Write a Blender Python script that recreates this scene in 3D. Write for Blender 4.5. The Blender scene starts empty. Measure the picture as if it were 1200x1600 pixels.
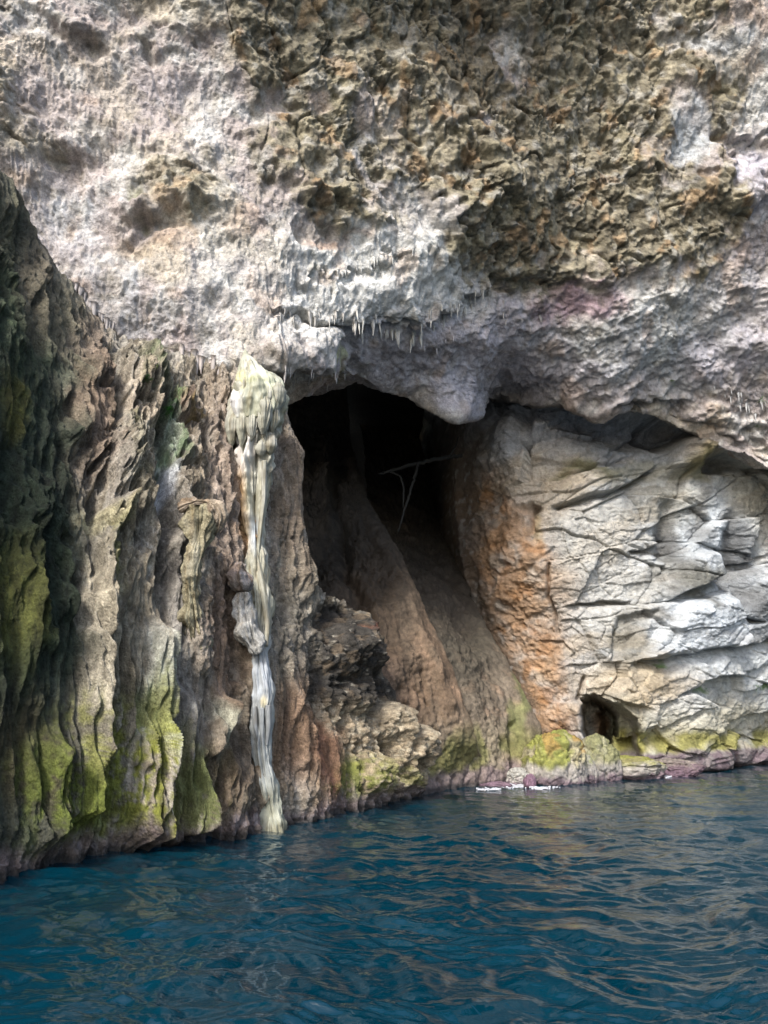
import bpy, math, random, time
import numpy as np
T0 = time.time()
rnd = random.Random(7)
scene = bpy.context.scene
COL = bpy.context.collection

# ------------------------------------------------------------------ camera, sky, sun, exposure
F = 1164.0                                   # focal length in photo pixels (photo 1200 x 1600)
PITCH = math.atan(310.0 / F)
CAMH = 1.7
cd = bpy.data.cameras.new("camera")
cam = bpy.data.objects.new("camera", cd); COL.objects.link(cam)
cam.location = (0, 0, CAMH)
cam.rotation_euler = (math.pi / 2 + PITCH, 0, 0)
cd.sensor_fit = 'VERTICAL'; cd.sensor_height = 36.0; cd.lens = 36.0 * F / 1600.0
cd.clip_start = 0.05; cd.clip_end = 6000
scene.camera = cam

SUN_EL = math.radians(39); SUN_AZ = math.radians(-22)    # azimuth of the sun seen from behind the camera, to its left
w = bpy.data.worlds.new("World"); scene.world = w; w.use_nodes = True
nt = w.node_tree
bg = nt.nodes['Background']
sky = nt.nodes.new('ShaderNodeTexSky'); sky.sky_type = 'NISHITA'; sky.sun_disc = False
to_sun = np.array([math.sin(SUN_AZ) * math.cos(SUN_EL), -math.cos(SUN_AZ) * math.cos(SUN_EL), math.sin(SUN_EL)])
sky.sun_elevation = SUN_EL; sky.sun_rotation = math.atan2(to_sun[0], to_sun[1])
sky.air_density = 1.0; sky.dust_density = 2.5; sky.ozone_density = 1.0
nt.links.new(sky.outputs[0], bg.inputs[0]); bg.inputs[1].default_value = 0.15
sd = bpy.data.lights.new("sun", 'SUN'); sd.energy = 2.2; sd.angle = math.radians(10.0); sd.color = (1.0, 0.965, 0.91)
sun = bpy.data.objects.new("sun", sd); COL.objects.link(sun)
from mathutils import Vector
sun.rotation_euler = Vector(to_sun.tolist()).to_track_quat('Z', 'Y').to_euler()
scene.view_settings.view_transform = 'Standard'; scene.view_settings.look = 'None'
scene.view_settings.gamma = 1.0; scene.view_settings.exposure = 1.16
scene.view_settings.use_curve_mapping = False
try:
    scene.cycles.max_bounces = 6; scene.cycles.diffuse_bounces = 4; scene.cycles.glossy_bounces = 3
except Exception:
    pass

STEP = 1.7          # sampling of the rock sheets, in photo pixels

# ------------------------------------------------------------------ numeric helpers
f32 = np.float32
CP, SP = math.cos(PITCH), math.sin(PITCH)

def slope(v):                                # world z gained per metre of camera depth
    return SP + (800.0 - v) / F * CP
def water_Y(v):                              # world y where the sight line through row v meets the sea
    D = -CAMH / slope(v)
    return D * (CP - (800.0 - v) / F * SP)
def world(u, v, Y):                          # point of the place seen at (u, v) whose distance is y = Y
    D = Y / (CP - (800.0 - v) / F * SP)
    return np.stack([(u - 600.0) / F * D, Y + 0 * D, CAMH + D * slope(v)], -1)
def at(u, v, Y):
    p = world(float(u), float(v), float(Y)); return np.array([float(p[0]), float(p[1]), float(p[2])])

def _hash(ix, iy, iz, seed):
    h = (ix.astype(np.uint32) * np.uint32(374761393) + iy.astype(np.uint32) * np.uint32(668265263)
         + iz.astype(np.uint32) * np.uint32(2147483647 & 1274126177) + np.uint32((seed * 974634777) & 0xffffffff))
    h = (h ^ (h >> np.uint32(13))) * np.uint32(1274126177)
    h = (h ^ (h >> np.uint32(15))) * np.uint32(2246822519)
    return h ^ (h >> np.uint32(16))
_g = np.random.RandomState(3).normal(size=(256, 3)); _g /= np.linalg.norm(_g, axis=1)[:, None]
GX, GY, GZ = [_g[:, i].astype(f32).copy() for i in range(3)]

def perlin(x, y, z, seed=0):
    x = np.asarray(x, f32); y = np.asarray(y, f32); z = np.asarray(z, f32)
    x0 = np.floor(x); y0 = np.floor(y); z0 = np.floor(z)
    fx, fy, fz = x - x0, y - y0, z - z0
    ix, iy, iz = x0.astype(np.int32), y0.astype(np.int32), z0.astype(np.int32)
    s = lambda t: t * t * t * (t * (t * 6 - 15) + 10)
    wx, wy, wz = s(fx), s(fy), s(fz)
    out = 0
    for dz in (0, 1):
        for dy in (0, 1):
            for dx in (0, 1):
                h = _hash(ix + dx, iy + dy, iz + dz, seed) & np.uint32(255)
                d = GX[h] * (fx - dx) + GY[h] * (fy - dy) + GZ[h] * (fz - dz)
                out = out + d * (wx if dx else 1 - wx) * (wy if dy else 1 - wy) * (wz if dz else 1 - wz)
    return out * 1.6

def noise(P, freq, seed=0, octv=3, gain=0.5, lac=2.03):
    fx, fy, fz = freq if isinstance(freq, tuple) else (freq, freq, freq)
    a, out = 1.0, 0
    for o in range(octv):
        out = out + a * perlin(P[..., 0] * fx, P[..., 1] * fy, P[..., 2] * fz, seed + o * 17)
        fx *= lac; fy *= lac; fz *= lac; a *= gain
    return out

def worley(P, freq, seed=0, f2=False):
    fx, fy, fz = freq if isinstance(freq, tuple) else (freq, freq, freq)
    x, y, z = [np.asarray(P[..., i] * s, f32) for i, s in ((0, fx), (1, fy), (2, fz))]
    ix, iy, iz = [np.floor(a).astype(np.int32) for a in (x, y, z)]
    d1 = np.full(x.shape, 9.0, f32); d2 = d1.copy(); cid = np.zeros(x.shape, f32)
    for dz in (-1, 0, 1):
        for dy in (-1, 0, 1):
            for dx in (-1, 0, 1):
                cx, cy, cz = ix + dx, iy + dy, iz + dz
                h = _hash(cx, cy, cz, seed)
                px = cx + (h & np.uint32(1023)).astype(f32) / 1023.0
                py = cy + ((h >> np.uint32(10)) & np.uint32(1023)).astype(f32) / 1023.0
                pz = cz + ((h >> np.uint32(20)) & np.uint32(1023)).astype(f32) / 1023.0
                d = (px - x) ** 2 + (py - y) ** 2 + (pz - z) ** 2
                nearer = d < d1
                d2 = np.where(nearer, d1, np.minimum(d2, d))
                cid = np.where(nearer, ((h >> np.uint32(7)) & np.uint32(1023)).astype(f32) / 1023.0, cid)
                d1 = np.where(nearer, d, d1)
    return (np.sqrt(d1), np.sqrt(d2), cid)

def sstep(a, b, x):
    t = np.clip((x - a) / (b - a), 0, 1); return t * t * (3 - 2 * t)
def ridged(n):
    return 1 - np.abs(n) * 2
def blob(U, V, cu, cv, ru, rv, ang=0.0, hard=0.5):
    a = math.radians(ang); du, dv = U - cu, V - cv
    x = (du * math.cos(a) + dv * math.sin(a)) / ru; y = (-du * math.sin(a) + dv * math.cos(a)) / rv
    return 1 - sstep(1 - hard, 1 + hard, np.sqrt(x * x + y * y))
def poly_dist(U, V, pts):
    best = np.full(U.shape, 1e9, f32)
    for (a, b), (c, d) in zip(pts[:-1], pts[1:]):
        vx, vy = c - a, d - b; L = vx * vx + vy * vy + 1e-9
        t = np.clip(((U - a) * vx + (V - b) * vy) / L, 0, 1)
        best = np.minimum(best, np.sqrt((U - a - t * vx) ** 2 + (V - b - t * vy) ** 2))
    return best
def ridge(U, V, pts, wd):
    d = poly_dist(U, V, pts) / wd; return np.exp(-d * d)
def inside(U, V, pts):                       # even-odd
    r = np.zeros(U.shape, bool); n = len(pts)
    for i in range(n):
        x1, y1 = pts[i]; x2, y2 = pts[(i + 1) % n]
        if y1 == y2: continue
        c = ((y1 > V) != (y2 > V)) & (U < (x2 - x1) * (V - y1) / (y2 - y1) + x1)
        r ^= c
    return r
def area(U, V, pts, soft):                   # 1 inside the outline, falling to 0 over 'soft' pixels across it
    d = poly_dist(U, V, pts + [pts[0]]); s = np.where(inside(U, V, pts), d, -d)
    return sstep(-soft, soft, s)
def ledge(U, V, pts, depth, fade, end=20):   # rock below the line set back: an overhanging ledge
    xs = np.array([p[0] for p in pts], float); ys = np.array([p[1] for p in pts], float)
    s = V - np.interp(U, xs, ys)
    inu = sstep(xs[0] - end * .3, xs[0] + end, U) * (1 - sstep(xs[-1] - end, xs[-1] + end * .3, U))
    return -depth * sstep(-1.5, 1.5, s) * np.exp(-np.maximum(s, 0) / fade) * inu

def tps(ctrl):
    c = np.array([(u, v, Y) for u, v, Y in ctrl], float)
    D = c[:, 2] / (CP - (800 - c[:, 1]) / F * SP)
    val = 1 / D; n = len(c); xy = c[:, :2] / 500.0
    def k(r2): return 0.5 * r2 * np.log(r2 + 1e-12)
    r2 = ((xy[:, None] - xy[None]) ** 2).sum(-1)
    A = np.zeros((n + 3, n + 3)); A[:n, :n] = k(r2) + np.eye(n) * 1e-3
    A[:n, n] = 1; A[:n, n + 1:] = xy; A[n, :n] = 1; A[n + 1:, :n] = xy.T
    sol = np.linalg.solve(A, np.concatenate([val, np.zeros(3)]))
    def ev(U, V):
        x, y = U / 500.0, V / 500.0
        out = sol[n] + sol[n + 1] * x + sol[n + 2] * y
        for i in range(n):
            out = out + sol[i] * k((x - xy[i, 0]) ** 2 + (y - xy[i, 1]) ** 2)
        D = 1 / np.maximum(out, 1 / 60.0)
        return D * (CP - (800 - V) / F * SP)
    return ev

def curve(pts, n, by):                       # resample an outline evenly along one axis
    p = np.array(pts, float)
    if by == 'len':
        s = np.concatenate([[0], np.cumsum(np.hypot(*(p[1:] - p[:-1]).T))]); s /= s[-1]
    else:
        a = p[:, 0 if by == 'u' else 1]; s = (a - a[0]) / (a[-1] - a[0])
    t = np.linspace(0, 1, n)
    return np.stack([np.interp(t, s, p[:, 0]), np.interp(t, s, p[:, 1])], -1)

def coons(top, bottom, left, right, ns, nt, by=('u', 'u', 'v', 'v')):
    T, B, L, R = curve(top, ns, by[0]), curve(bottom, ns, by[1]), curve(left, nt, by[2]), curve(right, nt, by[3])
    s = np.linspace(0, 1, ns)[None, :, None]; t = np.linspace(0, 1, nt)[:, None, None]
    G = ((1 - t) * T[None] + t * B[None] + (1 - s) * L[:, None] + s * R[:, None]
         - ((1 - s) * (1 - t) * T[0] + s * (1 - t) * T[-1] + (1 - s) * t * B[0] + s * t * B[-1]))
    return G[..., 0], G[..., 1]

def normals(P):
    du = np.zeros_like(P); dv = np.zeros_like(P)
    du[:, 1:-1] = P[:, 2:] - P[:, :-2]; du[:, 0] = P[:, 1] - P[:, 0]; du[:, -1] = P[:, -1] - P[:, -2]
    dv[1:-1] = P[2:] - P[:-2]; dv[0] = P[1] - P[0]; dv[-1] = P[-1] - P[-2]
    n = np.cross(dv, du); n /= (np.linalg.norm(n, axis=-1, keepdims=True) + 1e-9)
    return n
def blur(a, k):
    for ax in (0, 1):
        pad = [(0, 0)] * a.ndim; pad[ax] = (k + 1, k)
        c = np.cumsum(np.pad(a, pad, mode='edge'), axis=ax, dtype=np.float64)
        n = a.shape[ax]
        hi = np.take(c, np.arange(2 * k + 1, 2 * k + 1 + n), axis=ax); lo = np.take(c, np.arange(0, n), axis=ax)
        a = (hi - lo) / (2 * k + 1)
    return a

def grid_mesh(name, P, col=None, mat=None, parent=None, closed=False, link=True):
    nt_, ns_ = P.shape[:2]
    me = bpy.data.meshes.new(name)
    idx = np.arange(nt_ * ns_).reshape(nt_, ns_)
    if closed:
        idx = np.concatenate([idx, idx[:, :1]], 1)
    q = np.stack([idx[:-1, :-1], idx[1:, :-1], idx[1:, 1:], idx[:-1, 1:]], -1).reshape(-1, 4)
    me.vertices.add(nt_ * ns_); me.vertices.foreach_set('co', P.reshape(-1).astype(f32))
    me.loops.add(q.size); me.loops.foreach_set('vertex_index', q.reshape(-1).astype(np.int32))
    me.polygons.add(len(q)); me.polygons.foreach_set('loop_start', np.arange(0, q.size, 4, dtype=np.int32))
    me.polygons.foreach_set('use_smooth', np.ones(len(q), bool))
    me.update(calc_edges=True)
    if col is not None:
        a = me.color_attributes.new('Col', 'FLOAT_COLOR', 'POINT')
        c = np.ones((nt_ * ns_, 4), f32); c[:, :col.shape[-1]] = col.reshape(-1, col.shape[-1]); a.data.foreach_set('color', c.reshape(-1))
    if mat: me.materials.append(mat)
    o = bpy.data.objects.new(name, me)
    COL.objects.link(o)
    if parent is not None: o.parent = parent
    return o

def tri_mesh(name, V, Fc, mat, parent=None, smooth=True, col=None):
    me = bpy.data.meshes.new(name); me.from_pydata([tuple(map(float, v)) for v in V], [], Fc); me.update()
    if smooth: me.polygons.foreach_set('use_smooth', np.ones(len(me.polygons), bool))
    if col is not None:
        a = me.color_attributes.new('Col', 'FLOAT_COLOR', 'POINT')
        c = np.ones((len(V), 4), f32); c[:, :3] = col; a.data.foreach_set('color', c.reshape(-1))
    me.materials.append(mat)
    o = bpy.data.objects.new(name, me); COL.objects.link(o)
    if parent is not None: o.parent = parent
    return o

def tag(o, label=None, cat=None, group=None, kind=None):
    if label: o['label'] = label
    if cat: o['category'] = cat
    if group: o['group'] = group
    if kind: o['kind'] = kind
    return o
def empty(name, loc):
    o = bpy.data.objects.new(name, None); o.location = tuple(map(float, loc)); o.empty_display_size = 0.2; COL.objects.link(o); return o

# ------------------------------------------------------------------ materials
def rock_material(name, rough=0.88, bump=0.5, scale=1.0, spec=0.25, stretch=1.0, speck=0.35):
    m = bpy.data.materials.new(name); m.use_nodes = True; t = m.node_tree; N = t.nodes; L = t.links
    b = N['Principled BSDF']; b.inputs['Roughness'].default_value = rough; b.inputs['Specular IOR Level'].default_value = spec
    at_ = N.new('ShaderNodeAttribute'); at_.attribute_name = 'Col'
    tc = N.new('ShaderNodeTexCoord'); mp = N.new('ShaderNodeMapping'); mp.inputs['Scale'].default_value = (scale, scale, scale * stretch)
    L.new(tc.outputs['Object'], mp.inputs['Vector'])
    n1 = N.new('ShaderNodeTexNoise'); n1.inputs['Scale'].default_value = 9; n1.inputs['Detail'].default_value = 10; n1.inputs['Roughness'].default_value = .68
    n2 = N.new('ShaderNodeTexNoise'); n2.inputs['Scale'].default_value = 38; n2.inputs['Detail'].default_value = 6; n2.inputs['Roughness'].default_value = .7
    vo = N.new('ShaderNodeTexVoronoi'); vo.inputs['Scale'].default_value = 22; vo.feature = 'F1'
    for x in (n1, n2, vo): L.new(mp.outputs[0], x.inputs['Vector'])
    mr = N.new('ShaderNodeMapRange'); mr.inputs[1].default_value = .32; mr.inputs[2].default_value = .68
    mr.inputs[3].default_value = 1 - speck; mr.inputs[4].default_value = 1 + speck
    L.new(n1.outputs[0], mr.inputs[0])
    mr2 = N.new('ShaderNodeMapRange'); mr2.inputs[1].default_value = .3; mr2.inputs[2].default_value = .7
    mr2.inputs[3].default_value = 1 - speck * .8; mr2.inputs[4].default_value = 1 + speck * .8
    L.new(n2.outputs[0], mr2.inputs[0])
    mu = N.new('ShaderNodeMath'); mu.operation = 'MULTIPLY'; L.new(mr.outputs[0], mu.inputs[0]); L.new(mr2.outputs[0], mu.inputs[1])
    vm = N.new('ShaderNodeVectorMath'); vm.operation = 'SCALE'; L.new(at_.outputs['Color'], vm.inputs[0]); L.new(mu.outputs[0], vm.inputs['Scale'])
    L.new(vm.outputs[0], b.inputs['Base Color'])
    hh = N.new('ShaderNodeMath'); hh.operation = 'MULTIPLY_ADD'; hh.inputs[1].default_value = .5
    L.new(n2.outputs[0], hh.inputs[0]); L.new(n1.outputs[0], hh.inputs[2])
    h2 = N.new('ShaderNodeMath'); h2.operation = 'MULTIPLY_ADD'; h2.inputs[1].default_value = -.35
    L.new(vo.outputs['Distance'], h2.inputs[0]); L.new(hh.outputs[0], h2.inputs[2])
    bp = N.new('ShaderNodeBump'); bp.inputs['Strength'].default_value = bump; bp.inputs['Distance'].default_value = .05
    L.new(h2.outputs[0], bp.inputs['Height']); L.new(bp.outputs[0], b.inputs['Normal'])
    return m
M_VAULT = rock_material('vault_rock', bump=.75, scale=1.0, speck=.38)
M_FLOW = rock_material('flowstone_rock', rough=.7, bump=1.0, scale=1.2, spec=.3, stretch=.75, speck=.42)
M_LIME = rock_material('limestone_rock', bump=.85, scale=.9, speck=.25)
M_SLAB = rock_material('slab_rock', rough=.75, bump=.6, scale=1.1, stretch=.6, speck=.35)
M_CALC = rock_material('calcite', rough=.55, bump=.25, scale=2.0, spec=.5, stretch=.2, speck=.16)
M_BOUL = rock_material('boulder_rock', rough=.6, bump=.6, scale=2.0, spec=.45, speck=.35)

# ------------------------------------------------------------------ rock sheets
def warp(P, U, V, amt, freq=.9, seed=50):
    return U + amt * noise(P, freq, seed, 3), V + amt * noise(P, freq, seed + 9, 3)
class C:                                    # rock colours (linear albedo); dgreen also has painted shade in it
    pink = (.34, .30, .285); white = (.52, .52, .50); cream = (.46, .41, .32); brown = (.20, .178, .13); dbrown = (.10, .08, .055)
    blue = (.40, .43, .46); lav = (.40, .385, .43); rust = (.36, .17, .055); tan = (.33, .265, .185); grey = (.25, .25, .25)
    dgrey = (.09, .092, .09); green = (.04, .055, .028); dgreen = (.016, .026, .015); lime = (.215, .225, .04); olive = (.12, .125, .045)
    purple = (.13, .078, .10); red = (.20, .075, .04)
def mix(col, m, c):
    m = np.clip(m, 0, 1)[..., None]; return col * (1 - m) + np.array(c, f32) * m

def sheet(name, outline, ctrl, shape, paint, mat, rolls=(), ns=None, nt_=None, step=STEP, edge=.35):
    t0 = time.time()
    (top, bottom, left, right), ext, by = outline
    ns = ns or int(ext[0] / step); nt_ = nt_ or int(ext[1] / step)
    U, V = coons(top, bottom, left, right, ns, nt_, by)
    Y = tps(ctrl)(U, V)
    P = world(U, V, Y)
    # thickness: where the sheet ends in view it turns back into the cliff
    UU, VV = U, V
    for side, vec, k, size in rolls:
        vec = np.array(vec, float)
        d = (np.arange(1, k + 1) / k) ** 1.6 * size
        if side == 'bottom':
            e = P[-1][None] + d[:, None, None] * vec; P = np.concatenate([P, e], 0)
            UU = np.concatenate([UU, np.repeat(UU[-1:], k, 0)], 0); VV = np.concatenate([VV, np.repeat(VV[-1:], k, 0)], 0)
        elif side == 'top':
            e = P[0][None] + d[::-1, None, None] * vec; P = np.concatenate([e, P], 0)
            UU = np.concatenate([np.repeat(UU[:1], k, 0), UU], 0); VV = np.concatenate([np.repeat(VV[:1], k, 0), VV], 0)
        elif side == 'right':
            e = P[:, -1][:, None] + d[None, :, None] * vec; P = np.concatenate([P, e], 1)
            UU = np.concatenate([UU, np.repeat(UU[:, -1:], k, 1)], 1); VV = np.concatenate([VV, np.repeat(VV[:, -1:], k, 1)], 1)
        elif side == 'left':
            e = P[:, 0][:, None] + d[None, ::-1, None] * vec; P = np.concatenate([e, P], 1)
            UU = np.concatenate([np.repeat(UU[:, :1], k, 1), UU], 1); VV = np.concatenate([np.repeat(VV[:, :1], k, 1), VV], 1)
    U, V = UU.astype(f32), VV.astype(f32)
    n = normals(blur(P, 7))
    P = P.astype(f32)
    disp = shape(U, V, P)
    jj, ii = np.meshgrid(np.arange(P.shape[0]), np.arange(P.shape[1]), indexing='ij'); ef = np.ones(U.shape, f32)
    for side, vec, k, size in rolls:
        dist = {'top': jj - k, 'bottom': P.shape[0] - 1 - k - jj, 'left': ii - k, 'right': P.shape[1] - 1 - k - ii}[side] * step
        ef = np.minimum(ef, edge + (1 - edge) * sstep(-10, 60, np.maximum(dist, 0)))
    dy = None
    if name == 'limestone_cliff': dy = hole_depth(U, V, P)
    disp = disp * ef
    Q = P + n * disp[..., None]
    if dy is not None: Q = Q + dy[..., None] * np.array((.27, 1, -.02), f32)
    col = paint(U, V, Q, disp)
    o = grid_mesh(name, Q, col.astype(f32), mat)
    tag(o, kind='structure')
    print(name, P.shape, 'sheet %.1fs' % (time.time() - t0))
    return o, (U, V, Q, normals(blur(Q, 3)))

# ---- overhanging vault
LIP = [(300, 575), (380, 575), (415, 605), (440, 640), (500, 617), (545, 592), (580, 600), (640, 615), (680, 637), (712, 650), (740, 645), (762, 622),
       (800, 628), (850, 632), (900, 628), (930, 640), (975, 640), (1030, 650), (1060, 668), (1110, 690), (1160, 715), (1200, 735), (1400, 800)]
vault_outline = ([(-260, -220), (600, -260), (1400, -260)],
                 [(-260, 330), (-60, 330), (20, 370), (80, 470), (160, 560), (230, 585)] + LIP,
                 [(-260, -220), (-260, 330)], [(1400, -260), (1400, 800)])
vault_ctrl = [(-260, -220, 9), (-260, 330, 10.6), (-150, 150, 10.8), (0, 0, 10.8), (0, 260, 11.6), (60, 380, 11.9), (165, 510, 12.1), (200, 560, 12.5),
              (200, 0, 11.4), (400, 0, 11.7), (600, 0, 12.9), (800, 0, 13.8), (1000, 0, 14.7), (1200, 0, 15.2), (600, -220, 11), (1400, -220, 14.6), (0, -220, 9.8),
              (200, 300, 12), (400, 300, 12.8), (600, 250, 13.9), (800, 250, 15.0), (1000, 250, 16.0), (1200, 250, 16.5), (1400, 250, 17.4),
              (300, 560, 12.6), (385, 550, 12.7), (420, 500, 13.1), (560, 420, 14.2), (480, 490, 13.5), (560, 512, 14.3), (640, 515, 15.2), (700, 400, 15.3), (730, 445, 16.1),
              (500, 575, 13.9), (440, 640, 14.6), (500, 615, 15.3), (545, 592, 15.8), (640, 560, 16.4), (640, 615, 17.7), (720, 648, 17.9), (760, 540, 17.3), (762, 622, 20.2),
              (860, 540, 18.2), (850, 430, 16.8), (850, 632, 20.1), (930, 635, 19.5), (1000, 450, 17.5), (1000, 550, 18.4), (1030, 650, 20.2), (1110, 690, 20.6), (1200, 735, 20.8),
              (1200, 450, 18.2), (1200, 600, 19.6), (1400, 450, 19), (1400, 740, 20)]

def brown_mask(U, V, P):
    Uw, Vw = warp(P, U, V, 55, .8, 61)
    Uw, Vw = warp(P, Uw, Vw, 22, 3.0, 71)
    m = area(Uw, Vw, [(390, -300), (380, 40), (400, 150), (420, 260), (500, 300), (560, 250), (640, 320), (690, 350), (740, 430), (860, 440), (1000, 420), (1100, 430), (1170, 350),
                      (1150, 240), (1180, 150), (1130, 60), (1080, -300)], 22)
    m = np.maximum(m, blob(Uw, Vw, 530, 310, 45, 50)); m = np.maximum(m, .8 * blob(Uw, Vw, 290, 295, 55, 45))
    m = np.maximum(m, .6 * blob(Uw, Vw, 60, 235, 40, 40)); m = np.maximum(m, .7 * blob(Uw, Vw, 320, 20, 90, 30))
    m = np.maximum(m, .9 * area(Uw, Vw, [(-300, -200), (10, 120), (15, 260), (-300, 400)], 20))
    m = np.maximum(m, .6 * blob(Uw, Vw, 560, -60, 900, 60))
    for c in ((1075, 215, 45, 50), (750, 200, 26, 18), (440, 185, 30, 40), (560, 190, 40, 40), (640, 240, 18, 30), (1110, 60, 70, 22), (1180, 130, 40, 40), (800, 70, 16, 40)):
        m = m * (1 - .85 * blob(Uw, Vw, *c))
    return m

def vault_shape(U, V, P):
    B = brown_mask(U, V, P)
    d = .42 * noise(P, .28, 1, 2) + .16 * noise(P, .9, 2, 3)
    # breccia lumps on the brown rock
    w1, _, c1 = worley(P + .25 * noise(P, 1.2, 5, 2)[..., None], (1.9, 1.9, 1.6), 4)
    w2, w22, c2 = worley(P, 5.2, 8); w3, _, c3 = worley(P, 12.5, 12)
    lump = .22 * (c1 - .5) - .12 * w1 + .12 * (c2 - .5) - .10 * w2 + .06 * (c3 - .5) - .06 * w3 + .03 * noise(P, 20, 14, 2)
    big = sstep(-.35, .45, noise(P, 1.1, 23, 3)); lump = lump * (.22 + .58 * big) + .10 * ridged(noise(P, 1.3, 21, 4))
    lump = lump - .10 * sstep(.80, .98, ridged(noise(P, (.9, .9, .6), 25, 3)))
    # calcite skin: scratched, hanging flutes, small scallops
    sc = noise(P, (5.5, 5.5, 2.2), 31, 3)
    fl = ridged(noise(P, (7.0, 7.0, .9), 33, 2))
    sk = .05 * ridged(noise(P, (2.2, 2.2, 1.4), 36, 3)) + .022 * ridged(noise(P, (9, 9, 6), 38, 3)) + .02 * sc
    flm = np.zeros_like(U)
    for c in ((80, 150, 45, 90), (170, 200, 60, 40), (60, 330, 50, 70), (110, 430, 60, 60), (180, 480, 60, 50), (230, 210, 40, 30), (300, 550, 60, 40), (450, 540, 60, 50), (560, 430, 150, 60), (600, 490, 120, 40), (40, 290, 30, 60), (200, 440, 50, 30), (1180, 640, 60, 60)):
        flm = np.maximum(flm, blob(U, V, *c, hard=.6))
    d = d + B * (lump + .16) + (1 - B) * (sk + flm * .055 * fl * sstep(-.3, .4, noise(P, 1.7, 39, 2)))
    # right hand lilac and blue rock: layered scales dipping right
    R = area(U, V, [(700, 440), (860, 410), (1120, 430), (1400, 200), (1400, 900), (700, 700)], 40)
    dip = np.stack([P[..., 0] * .8 + P[..., 2] * .5, P[..., 1], P[..., 2] - .45 * P[..., 0]], -1)
    d = d + R * (.12 * noise(P, .8, 45, 2) + .065 * ridged(noise(dip, (1.1, 1.1, 2.4), 41, 3)) * sstep(-.5, .4, noise(P, .9, 47, 2)) + .03 * ridged(noise(dip, (4, 4, 10), 43, 2)))
    # hollows with their hoods
    Uw, Vw = warp(P, U, V, 22, 1.6, 81)
    for cu, cv, ru, rv, dp, an in ((250, 345, 62, 17, .55, -4), (205, 375, 24, 30, .4, 20), (500, 358, 42, 30, .75, 0), (90, 268, 32, 32, .45, 0), (120, 66, 46, 18, .4, 15), (250, 75, 40, 12, .25, 10),
                                   (740, 265, 40, 12, .25, -15), (1160, 250, 50, 18, .5, -30), (1140, 300, 26, 30, .3, 0), (470, 520, 22, 26, .35, 10), (60, 40, 26, 20, .3, 0), (745, 400, 22, 10, .2, 0), (860, 450, 50, 14, .3, 10)):
        d = d - dp * .42 * blob(Uw, Vw, cu, cv, ru, rv, an, .85)
        d = d + dp * .25 * blob(Uw, Vw, cu, cv - rv * 1.5, ru * 1.05, rv * .7, an, .6)
    # the draped lip and the panel beneath it
    d = d + ledge(Uw, Vw, [(412, 500), (440, 490), (500, 488), (560, 508), (640, 522), (700, 490), (760, 448), (840, 425)], .30, 45, 20)
    d = d + ledge(Uw, Vw, [(440, 440), (520, 425), (600, 410), (640, 395)], .14, 26, 20)
    d = d + .35 * area(Uw, Vw, [(424, 505), (470, 498), (560, 515), (545, 590), (500, 585), (420, 580)], 15)
    d = d + ledge(U, V, [(700, 345), (740, 300), (790, 280)], .22, 22, 16)
    d = d + .35 * ridge(Uw, Vw, [(715, 350), (740, 310), (780, 288)], 20)
    d = d - .05 * ridge(U, V, [(225, 60), (245, 130), (270, 180), (330, 290)], 3)
    d = d - .25 * ridge(Uw, Vw, [(1120, 215), (1150, 232), (1200, 205), (1260, 190)], 9) + .3 * blob(Uw, Vw, 1165, 285, 40, 40)
    # arch-shaped hollows of the right lip
    d = d - .35 * blob(Uw, Vw, 1010, 632, 46, 9, -3, .5) + .22 * ridge(Uw, Vw, [(900, 628), (935, 634), (975, 612), (1040, 612), (1110, 640), (1200, 690)], 14)
    d = d - .3 * blob(Uw, Vw, 790, 612, 30, 10)
    d = d - .18 * ridge(Uw, Vw, [(1060, 640), (1130, 668), (1200, 715)], 5)
    return d

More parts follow.
